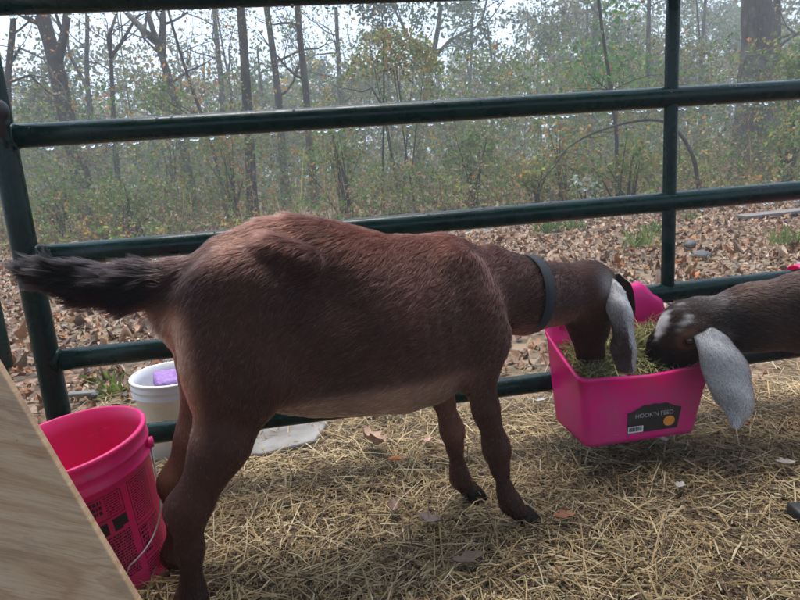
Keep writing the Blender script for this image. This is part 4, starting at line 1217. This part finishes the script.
tuft(641, 246, .22, 50, G2, 'yellow green tuft just left of the gate brace')
tuft(655, 232, .16, 30, G1, 'low weed touching the gate brace')
tuft(690, 218, .12, 30, G2, 'small weed right of the gate brace')
tuft(116, 390, .09, 26, G2, 'thin green weeds between the red and white buckets')
tuft(106, 378, .07, 16, G2, 'sparse weed sprig behind the red bucket')
tuft(785, 243, .18, 36, G2, 'grassy tuft at the right edge before the plank')

# ------------------------------------------------------------------ the woods
def leaves_at(P, size, col, flat=.0):
    n = len(P); d = RNG.normal(0, 1, (n, 3)); d /= np.linalg.norm(d, axis=1, keepdims=True)
    r = RNG.normal(0, 1, (n, 3)); s = np.cross(d, r); s /= np.linalg.norm(s, axis=1, keepdims=True) + 1e-9
    nn = np.cross(d, s)
    V = np.empty((n, 4, 3)); sz = size[:, None]
    V[:, 0] = P - d * sz * .5; V[:, 1] = P + s * sz * .28 + nn * sz * .08; V[:, 2] = P + d * sz * .5; V[:, 3] = P - s * sz * .28 + nn * sz * .08
    return V.reshape(-1, 3), np.arange(n * 4).reshape(-1, 4), np.repeat(col, 4, 0)
GREENS = np.array([(.075, .145, .03), (.105, .18, .04), (.14, .19, .045), (.20, .22, .055)])
AUT = np.array([(.30, .18, .05), (.38, .26, .06), (.22, .11, .05), (.33, .31, .08), (.18, .13, .07), (.42, .19, .05)])
PALE = np.array([(.13, .15, .08), (.17, .16, .09), (.11, .13, .075)])
def pal(n, *sets):
    """colours drawn from weighted palettes: (palette, weight) pairs"""
    w = np.array([x[1] for x in sets]); w = w / w.sum(); k = RNG.choice(len(sets), n, p=w); out = np.empty((n, 3))
    for i, (p_, _) in enumerate(sets):
        m = k == i; out[m] = p_[RNG.integers(0, len(p_), m.sum())]
    return out * RNG.uniform(.7, 1.3, (n, 1))

def branch(mb, p, d, L, r, depth, tips, up=.12, seg=5, wob=.18, kids=(2, 4)):
    n = max(3, int(L / .35) + 2); pts = [p.copy()]; dd = d.copy()
    for i in range(n):
        dd = dd + RNG.normal(0, wob, 3) + np.array([0, 0, up]) * .5; dd /= np.linalg.norm(dd); pts.append(pts[-1] + dd * L / n)
    rad = np.linspace(r, r * .35, len(pts)); mb.tube(pts, rad, seg, False)
    pts = np.array(pts)
    tips.append(pts[-1])
    if depth <= 0:
        tips.extend(pts[len(pts) // 2:]); return
    for _ in range(RNG.integers(*kids)):
        i = RNG.integers(len(pts) // 3, len(pts)); a = RNG.normal(0, 1, 3); a[2] = abs(a[2]) * .6
        nd = dd * .55 + a / np.linalg.norm(a) * .85; nd /= np.linalg.norm(nd)
        branch(mb, pts[i], nd, L * RNG.uniform(.45, .75), rad[i] * .6, depth - 1, tips, up, 4 if depth > 1 else 3, wob * 1.2, kids)

TREES = 0
def tree(name, label, path, Y, rpx, mat='bark', forks=(), limbs=6, limb_from=.35, nleaf=700, leafsets=((AUT, 1),), leaf=.09, top=8.5, spread=.45, group='trees beyond the gate', depth=2, limb_len=1.6, ivy=0):
    """path: trunk pixels from the ground up at distance Y; the trunk goes on above the frame."""
    base = at_y(*path[0], Y); zb = float(out_h(base[0], base[1])) - .05
    pts = [at_y(x, y, Y) for x, y in path]
    if pts[0][2] > zb: pts = [np.array([pts[0][0] - (pts[1] - pts[0])[0] * .1, Y, zb])] + pts
    else: pts[0][2] = zb
    d = pts[-1] - pts[-2]; d /= np.linalg.norm(d); d = d * .5 + np.array([0, 0, .6]); d /= np.linalg.norm(d)
    while pts[-1][2] < top:
        d = d + RNG.normal(0, .05, 3); d /= np.linalg.norm(d); pts.append(pts[-1] + d * .8)
    pts = np.array(pts)
    # resample finely
    L = np.concatenate([[0], np.cumsum(np.linalg.norm(np.diff(pts, axis=0), axis=1))]); nS = max(12, int(L[-1] / .3))
    s = np.linspace(0, L[-1], nS); P = np.stack([np.interp(s, L, pts[:, i]) for i in range(3)], 1)
    for _ in range(4): P[1:-1] = .25 * P[:-2] + .5 * P[1:-1] + .25 * P[2:]
    depthz = Y / (ray(*path[0])[1]); r0 = rpx / 2 * depthz / FPX
    rad = r0 * (1 - .62 * (s / L[-1])) * (1 + .35 * np.exp(-s / (r0 * 2.2))) 
    rad = rad * (1 + .05 * np.sin(s * 5 + Y))
    e = empty(name, (P[0][0], P[0][1], 0)); off_ = np.array(e.location)
    tr = MB(); tr.tube(P - off_, rad, 14 if rpx > 12 else 9, True); tr.build('trunk', MAT[mat], e)
    lb = MB(); tips = []
    for fp in forks:
        q = [at_y(x, y, Y + RNG.uniform(-.4, .4) * (0 if k == 0 else 1)) for k, (x, y) in enumerate(fp[0])]
        qq = np.array(q); dd = qq[-1] - qq[-2]; dd /= np.linalg.norm(dd)
        rr = fp[1] / 2 * depthz / FPX
        qq[0] = P[np.argmin(np.linalg.norm(P - qq[0], axis=1))]
        MB().tube(qq - off_, np.linspace(rr, rr * .6, len(qq)), 8, True).build('limb', MAT[mat], e)
        branch(lb, qq[-1] - off_, dd, limb_len * 1.3, rr * .6, depth, tips)
        for k_ in range(2): 
            a = RNG.normal(0, 1, 3); a /= np.linalg.norm(a); branch(lb, qq[len(qq) // 2] - off_, dd * .6 + a * .6, limb_len, rr * .35, depth - 1, tips)
    for k_ in range(limbs):
        i = int(nS * RNG.uniform(limb_from, .98)); a = RNG.uniform(0, 6.28)
        dd = np.array([math.cos(a), math.sin(a) * .7, spread * RNG.uniform(.3, 1.6)]); dd /= np.linalg.norm(dd)
        branch(lb, P[min(i, nS - 1)] - off_, dd, limb_len * RNG.uniform(.6, 1.3), rad[min(i, nS - 1)] * .42, depth, tips)
    if lb.n: lb.build('twigs', MAT[mat], e)['kind'] = 'stuff'
    nleaf = int(nleaf * 2.2); leaf = leaf * .78
    tips = np.array(tips) if tips else P[-3:] - off_
    LP = tips[RNG.integers(0, len(tips), nleaf)] + RNG.normal(0, .22, (nleaf, 3))
    if ivy:
        k_ = RNG.integers(0, int(nS * .6), ivy); dv = RNG.normal(0, 1, (ivy, 3)); dv[:, 2] = 0; dv /= np.linalg.norm(dv, axis=1, keepdims=True)
        LP = np.concatenate([LP, P[k_] - off_ + dv * (rad[k_, None] + .04) + RNG.normal(0, .06, (ivy, 3))])
    sz = RNG.uniform(.6, 1.4, len(LP)) * leaf
    v, f, c = leaves_at(LP, sz, pal(len(LP), *leafsets))
    mesh_obj('crown', v, f, MAT['foliage'], e, False, c)
    tag(e, label, 'tree', group)
    return e

tree('broad_tree', 'thick lichened trunk at right with bark furrows', [(752, 182), (752, 120), (757, 60), (757, 0)], 14.5, 34, 'bark_pale', limbs=6, limb_from=.5, nleaf=500, top=9.5)
tree('straight_tree', 'thinner straight trunk just right of the thick lichened trunk', [(775, 160), (776, 90), (777, 0)], 19, 10, 'bark', limbs=6, limb_from=.35, nleaf=400)
tree('leaning_tree', 'leaning thick forked trunk with ivy at left', [(92, 222), (78, 165), (66, 115), (56, 62), (40, 10)], 15, 19, 'bark',
     forks=[([(57, 62), (64, 35), (69, 8)], 9)], limbs=7, limb_from=.4, nleaf=700, leafsets=((AUT, 1), (GREENS, 1)), ivy=260)
tree('edge_tree', 'thin dark tree at the left edge with a side branch', [(14, 215), (10, 140), (6, 75), (16, 20)], 13, 8, 'bark',
     forks=[([(8, 82), (30, 75), (48, 92)], 3), ([(7, 60), (20, 48), (38, 56)], 3)], limbs=5, limb_from=.4, nleaf=350, top=7)
tree('slim_tree', 'slim tree forking into a V between the two big left trunks', [(118, 182), (114, 130), (111, 62)], 16, 7, 'bark',
     forks=[([(111, 62), (122, 42), (136, 18)], 4), ([(111, 62), (108, 40), (116, 15)], 4)], limbs=3, limb_from=.5, nleaf=300, top=4.6)
tree('slim_tree', 'pale slim tree left of the V fork', [(92, 130), (86, 70), (88, 16)], 21, 7, 'bark_pale', forks=[([(84, 85), (72, 60), (66, 40)], 4)], limbs=4, nleaf=300, top=8)
tree('forked_tree', 'pale trunk splitting into two limbs left of centre', [(194, 212), (184, 150), (177, 100), (166, 68), (158, 48)], 15.5, 12, 'bark_pale',
     forks=[([(158, 48), (145, 32), (126, 12)], 8), ([(160, 50), (163, 25), (162, 0)], 8)], limbs=3, limb_from=.55, nleaf=350, top=4.7, ivy=60)
tree('sapling', 'thin slanting sapling with bare twigs beside the forked trunk', [(222, 180), (205, 120), (192, 92), (178, 45), (168, 12)], 13, 4, 'bark', limbs=7, limb_from=.25, nleaf=200, top=6, depth=1, limb_len=1.0)
tree('dark_tree', 'dark straight narrow trunk standing left of the green patch', [(253, 212), (248, 120), (244, 50), (241, 5)], 13.5, 11, 'bark', limbs=5, limb_from=.45, nleaf=300, leafsets=((AUT, 1), (GREENS, 1)), ivy=60)
tree('mossy_tree', 'narrow trunk leaning left, second of the three dark trunks', [(284, 175), (278, 90), (270, 30), (266, 5)], 18, 9, 'bark', limbs=6, nleaf=450, leafsets=((GREENS, 1), (AUT, 1)), ivy=220)
tree('ivy_tree', 'narrow ivy clad trunk, third of the three dark trunks', [(311, 160), (306, 90), (300, 40), (297, 5)], 16, 8.5, 'bark', limbs=5, nleaf=350, leafsets=((GREENS, 2), (AUT, 1)), ivy=240)
tree('background_tree', 'hazy tree with spreading bare branches at top centre', [(416, 170), (424, 100), (432, 60), (440, 20)], 24, 8, 'bark_pale',
     forks=[([(424, 60), (450, 40), (478, 26)], 4), ([(430, 70), (410, 40), (395, 10)], 4)], limbs=9, limb_from=.25, nleaf=900, leafsets=((PALE, 1), (AUT, .4)), leaf=.12, depth=3, limb_len=2.2)
tree('background_tree', 'faint tall tree in the haze behind the holly sapling', [(590, 150), (592, 80), (596, 0)], 27, 8, 'bark_pale', limbs=9, limb_from=.2, nleaf=1100, leafsets=((PALE, 1),), leaf=.14, depth=3, limb_len=2.2)
tree('background_tree', 'faint slender tree left of the gate brace', [(646, 150), (648, 70), (649, 0)], 22, 6, 'bark_pale', limbs=7, limb_from=.25, nleaf=500, leafsets=((PALE, 1), (AUT, .6)), leaf=.1, depth=2, limb_len=1.8)
tree('background_tree', 'faint bare tree between the gate brace and the thick trunk', [(703, 150), (700, 70), (706, 0)], 25, 5, 'bark_pale', limbs=9, limb_from=.2, nleaf=400, leafsets=((PALE, 1), (AUT, 1)), leaf=.1, depth=3, limb_len=2)
tree('background_tree', 'hazy tree behind the sapling left of centre', [(226, 160), (222, 90), (214, 10)], 26, 8, 'bark_pale', limbs=9, limb_from=.2, nleaf=900, leafsets=((PALE, 2), (AUT, 1)), leaf=.13, depth=3, limb_len=2.2)
tree('background_tree', 'hazy leafy tree right of the three dark trunks', [(345, 170), (340, 90), (336, 10)], 25, 7, 'bark_pale', limbs=9, limb_from=.15, nleaf=1300, leafsets=((PALE, 2), (GREENS, 1)), leaf=.14, depth=3, limb_len=2.2)
tree('holly_sapling', 'green leaved holly sapling left of the gate brace', [(618, 190), (617, 120), (606, 60), (598, 0)], 10.5, 4.5, 'bark', limbs=12, limb_from=.2, nleaf=900,
     leafsets=((np.array([(.07, .16, .045), (.09, .20, .05), (.12, .22, .07)]), 3), (AUT, .35)), leaf=.11, top=5.2, depth=1, limb_len=.7)
tree('vine_sapling', 'vine draped sapling with an umbrella shaped top near centre', [(382, 190), (384, 120), (384, 60)], 12, 3, 'bark', forks=[([(384, 100), (372, 88), (362, 92)], 2), ([(384, 80), (396, 66), (402, 110)], 2)], limbs=2, limb_from=.7, nleaf=60, top=2.9, depth=1, limb_len=.5)

# bent arching branch between holly and brace
ap = [at_y(x, y, 9.6) for x, y in ((540, 182), (556, 165), (566, 148), (590, 134), (620, 124), (648, 119), (668, 122), (684, 138), (695, 160), (701, 190))]
ap = np.array(ap); ap[-1][2] = -.05; e0 = ap[-1].copy()
T_ = np.linspace(0, 9, 40); AP = np.stack([np.interp(T_, np.arange(10), ap[:, i]) for i in range(3)], 1)
for _ in range(2): AP[1:-1] = .25 * AP[:-2] + .5 * AP[1:-1] + .25 * AP[2:]
ab = empty('arched_branch', (e0[0], e0[1], 0)); off_ = np.array(ab.location)
MB().tube(AP - off_, np.linspace(.008, .032, 40), 8).build('stem', MAT['bark'], ab)
lb = MB(); tips = []
for k_ in range(12):
    i = RNG.integers(2, 30); branch(lb, AP[i] - off_, np.array([RNG.normal(0, .4), RNG.normal(0, .4), RNG.uniform(-.8, .6)]), RNG.uniform(.3, .8), .008, 1, tips, 0, 4)
lb.build('twigs', MAT['bark'], ab)
tips = np.array(tips); LP = tips[RNG.integers(0, len(tips), 90)] + RNG.normal(0, .06, (90, 3))
v, f, c = leaves_at(LP, RNG.uniform(.05, .1, 90), pal(90, (AUT, 1), (GREENS, 1))); mesh_obj('leaves', v, f, MAT['foliage'], ab, False, c)
tag(ab, 'bare branch arching over to the ground across the gate brace', 'branch')

# shrubs one can tell apart
def shrub(name, px, py, Y, wpx, hpx, n, sets, label, leaf=.08, dome=False, group='shrubs at the edge of the woods', stems=10):
    c = at_y(px, py, Y); gz = float(out_h(c[0], Y)) - .03; k = Y / FPX
    rx_, rz_ = wpx / 2 * k, hpx / 2 * k
    e = empty(name, (c[0], Y, 0))
    u_ = RNG.normal(0, 1, (n, 3)); u_ /= np.linalg.norm(u_, axis=1, keepdims=True); r = RNG.random(n) ** (.45)
    if dome: r = RNG.uniform(.75, 1.02, n); u_[:, 2] = np.abs(u_[:, 2])
    lump = 1 + .28 * vnoise(u_, 2.2, int(px))
    LP = u_ * (r * lump)[:, None] * np.array([rx_, rx_ * .8, rz_]) + np.array([0, 0, c[2]])
    clump = vnoise(LP, 3.2 / max(rx_, .3), int(px) + 3); kp = clump > -.45; LP = LP[kp]
    LP = LP[LP[:, 2] > gz]
    v, f, cc = leaves_at(LP, RNG.uniform(.6, 1.4, len(LP)) * leaf, pal(len(LP), *sets)); 
    sm = MB()
    for q in range(stems):
        tgt = LP[RNG.integers(0, len(LP))]; b0 = np.array([RNG.normal(0, rx_ * .15), RNG.normal(0, rx_ * .15), gz])
        mid = b0 * .5 + tgt * .5 + np.array([0, 0, .15 * rz_]); sm.tube([b0, mid, tgt], [.02, .013, .004], 5, False)
    sm.build('stems', MAT['bark'], e); mesh_obj('foliage', v, f, MAT['foliage'], e, False, cc); tag(e, label, 'shrub', group)
shrub('vine_dome', 395, 75, 12, 92, 80, 2600, ((AUT, 1.3), (GREENS, 1.6), (PALE, .5)), 'dome of vines over the sapling near centre', .075, True, stems=5)
shrub('green_shrub', 160, 96, 17, 44, 40, 900, ((GREENS, 3), (PALE, 1)), 'rounded green shrub behind the slim left trees', .10)
shrub('green_shrub', 340, 150, 11.5, 70, 60, 1100, ((GREENS, 3), (AUT, .6)), 'leafy green shrub below the second rail left of centre', .075)
shrub('green_shrub', 470, 145, 11.5, 60, 55, 700, ((PALE, 1), (GREENS, 1.4)), 'pale leaved shrub below the second rail right of centre', .09)
shrub('green_shrub', 535, 180, 10, 40, 40, 360, ((GREENS, 2), (AUT, 1)), 'small leafy bush above the third rail right of centre', .08)
shrub('yellow_shrub', 565, 150, 10.5, 60, 55, 420, ((AUT, 2), (GREENS, 1)), 'yellowing bush left of the arched branch', .08)
shrub('green_shrub', 625, 160, 9.5, 70, 60, 520, ((GREENS, 2), (AUT, 1)), 'sparse bush under the arched branch', .08)
shrub('evergreen_shrub', 795, 80, 12, 46, 90, 1500, ((GREENS, 1),), 'dense evergreen bush at the right edge', .08)
shrub('green_shrub', 790, 140, 11, 60, 60, 800, ((GREENS, 2), (AUT, 1)), 'low bush right of the thick lichened trunk', .08)
shrub('green_shrub', 230, 150, 12, 50, 80, 700, ((GREENS, 1), (AUT, 1.5)), 'tall autumn bush against the dark straight trunk', .075)
shrub('green_shrub', 130, 200, 10.5, 90, 60, 1200, ((GREENS, 2), (PALE, 1)), 'green bush above the third rail at left', .07)
shrub('green_shrub', 55, 190, 11, 70, 60, 900, ((GREENS, 1.5), (PALE, 1.5)), 'pale green bush left behind the end post', .07)
shrub('white_leaf_bush', 588, 186, 9.4, 34, 22, 150, ((np.array([(.45, .47, .42), (.35, .40, .32)]), 1), (GREENS, .6)), 'small bush with whitish leaves above the third rail', .08, stems=5)

# undergrowth and the far wood: one mass
def cloud(n, yr, zmax, sets, leaf, bias=1.6, wide=1.2, seedn=41, thr=-.3, zmin=0.0, per=9, xr=None):
    """foliage as sprays: leaves set along short twigs, the twigs drawn too"""
    m = n // per
    Y_ = RNG.uniform(*yr, m); X_ = RNG.uniform(-wide, wide, m) * (Y_ + 1); z = zmin + (zmax - zmin) * RNG.random(m) ** bias
    P = np.stack([X_, Y_, out_h(X_, Y_) + z], 1)
    kp = (vnoise(P * np.array([1, 1, 1.3]), .9, seedn) + .55 * vnoise(P, 2.6, seedn + 1)) > thr + 1.1 * (z / zmax) ** 1.5 - .5
    if xr is not None: kp &= (P[:, 0] > xr[0] * Y_) & (P[:, 0] < xr[1] * Y_)
    P = P[kp]; m = len(P)
    d = RNG.normal(0, 1, (m, 3)); d[:, 2] += .5; d /= np.linalg.norm(d, axis=1, keepdims=True); L = leaf * RNG.uniform(2.2, 5.5, m)
    t = RNG.uniform(-.5, .6, (m, per))
    LP = (P[:, None] + d[:, None] * (t * L[:, None])[:, :, None] + RNG.normal(0, leaf * .38, (m, per, 3))).reshape(-1, 3)
    cs = np.repeat(pal(m, *sets), per, 0) * RNG.uniform(.75, 1.3, (m * per, 1))
    v, f, c = leaves_at(LP, RNG.uniform(.55, 1.35, m * per) * leaf, cs)
    v2, f2, c2 = strips(P, d, L * 1.3, np.full(m, leaf * .07), RNG.normal(0, 1, (m, 3)), RNG.normal(0, .2, m), np.tile(np.array([(.09, .07, .055)]), (m, 1)), 2)
    return np.concatenate([v, v2]), np.concatenate([f, f2 + len(v)]), np.concatenate([c, c2])
BROWN = np.array([(.20, .13, .075), (.27, .19, .11), (.15, .10, .06), (.32, .25, .15)])
ls = [cloud(9000, (8.0, 9.8), .45, ((BROWN, 1.2), (AUT, 1), (GREENS, 2)), .06, 1.5, seedn=71, thr=-.1),
      cloud(66000, (9.6, 12.5), .9, ((BROWN, 1.5), (AUT, .6), (GREENS, 2.6), (PALE, .8)), .06, 1.4, seedn=41, thr=-.35),
      cloud(150000, (11.5, 18), 2.9, ((BROWN, .8), (AUT, .45), (GREENS, 3), (PALE, 1.2)), .066, 1.15, seedn=45, thr=-.45)]
VV, FF, CC_, off = [], [], [], 0
for v, f, c in ls: VV.append(v); FF.append(f + off); CC_.append(c); off += len(v)
n = 1100; Y_ = RNG.uniform(9.4, 17, n); X_ = RNG.uniform(-.86, .86, n) * (Y_ + 1); L = RNG.uniform(.3, 1.5, n) * (.5 + .5 * RNG.random(n))
D = np.stack([RNG.normal(0, .28, n), RNG.normal(0, .28, n), np.ones(n)], 1); D /= np.linalg.norm(D, axis=1, keepdims=True)
P0 = np.stack([X_, Y_, out_h(X_, Y_)], 1) + D * (L * .48)[:, None]
v, f, c = strips(P0, D, L, RNG.uniform(.006, .02, n), RNG.normal(0, 1, (n, 3)), RNG.normal(0, .2, n), pal(n, (BROWN, 2), (AUT, 1)), 3)
VV.append(v); FF.append(f + off); CC_.append(c)
o = mesh_obj('undergrowth', np.concatenate(VV), np.concatenate(FF), MAT['foliage'], None, False, np.concatenate(CC_)); tag(o, 'tangled brown and green undergrowth at the edge of the woods', 'undergrowth', kind='stuff')

ls = [cloud(120000, (18, 30), 4.2, ((PALE, 2), (GREENS, 1.8), (AUT, .35)), .12, 1.3, 1.15, 51, -.5), cloud(140000, (34, 58), 8.0, ((PALE, 1.2), (GREENS, 1.8), (AUT, .3)), .25, 1.0, 1.1, 57, -.9)]
HUES = [np.array([(.06, .10, .035), (.08, .115, .04)]), np.array([(.15, .16, .085), (.18, .17, .10)]), np.array([(.045, .075, .03), (.06, .085, .035)]),
        np.array([(.24, .17, .075), (.20, .15, .08)]), np.array([(.11, .13, .06), (.13, .15, .07)])]
for k_ in range(430):                       # crowns of single trees in the mass, each with its own hue and density
    Y = RNG.uniform(21, 56); X = RNG.uniform(-1.1, 1.1) * Y; zc = RNG.uniform(1.5, 4.6 + Y * .14) ; R_c = RNG.uniform(.8, 2.3)
    if X < -.05 * Y: zc = min(zc, RNG.uniform(1.5, 3.4 + Y * .105))
    nb = int(RNG.uniform(260, 900)); u_ = RNG.normal(0, 1, (nb, 3)); u_ /= np.linalg.norm(u_, axis=1, keepdims=True)
    P = u_ * (RNG.random(nb) ** .5 * (1 + .35 * vnoise(u_, 2.5, k_)))[:, None] * np.array([R_c, R_c, R_c * .75]) + np.array([X, Y, zc])
    P = P[(vnoise(P, 1.8, k_ + 200) > -.35) & (P[:, 2] > .1) & (P[:, 2] < 12.5)]
    if len(P): ls.append(leaves_at(P, RNG.uniform(.6, 1.4, len(P)) * (.10 + .0028 * Y), pal(len(P), (HUES[k_ % 5], 1))))
VV, FF, CC_, off = [], [], [], 0
for v, f, c in ls: VV.append(v); FF.append(f + off); CC_.append(c); off += len(v)
fm = MB()
for k_ in range(85):
    Y = RNG.uniform(22, 54); X = RNG.uniform(-1.15, 1.15) * Y; lean = RNG.normal(0, .05, 2); Hh = RNG.uniform(6, 9.5); r = RNG.uniform(.05, .16)
    z0 = float(out_h(X, Y)) - .1
    pts = [np.array([X + lean[0] * q * Hh + .15 * math.sin(q * 5 + X), Y + lean[1] * q * Hh, z0 + q * Hh]) for q in np.linspace(0, 1, 7)]
    fm.tube(pts, np.linspace(r, r * .3, 7), 6, False); tips = []
    for j in range(5):
        i = RNG.integers(2, 7); a = RNG.uniform(0, 6.28); branch(fm, pts[i], np.array([math.cos(a), math.sin(a), RNG.uniform(.2, 1)]), RNG.uniform(1, 2.6), r * .3, 1, tips, .12, 4)
fv = np.concatenate(fm.v); ff = np.array(fm.f); fc = np.tile(np.array([(.075, .062, .052)]), (len(fv), 1))
VV.append(fv); FF.append(ff + off); CC_.append(fc)
o = mesh_obj('far_woods', np.concatenate(VV), np.concatenate(FF), MAT['foliage'], None, False, np.concatenate(CC_)); tag(o, 'distant misty woodland behind the trees', 'woods', kind='stuff')

# ------------------------------------------------------------------ misty air
hz = MB(); hz.box((0, 26, 6.0), (170, 92, 15.2))
m = bpy.data.materials.new('mist'); m.use_nodes = True; nn = m.node_tree; nn.nodes.clear()
pv = nn.nodes.new('ShaderNodeVolumePrincipled'); pv.inputs['Color'].default_value = (.90, .95, 1, 1); pv.inputs['Density'].default_value = .0054; pv.inputs['Anisotropy'].default_value = 0
ou = nn.nodes.new('ShaderNodeOutputMaterial'); nn.links.new(pv.outputs[0], ou.inputs['Volume'])
hb = hz.build('haze', m, None, False); tag(hb, 'thin rainy mist hanging in the woods', 'mist', kind='stuff')
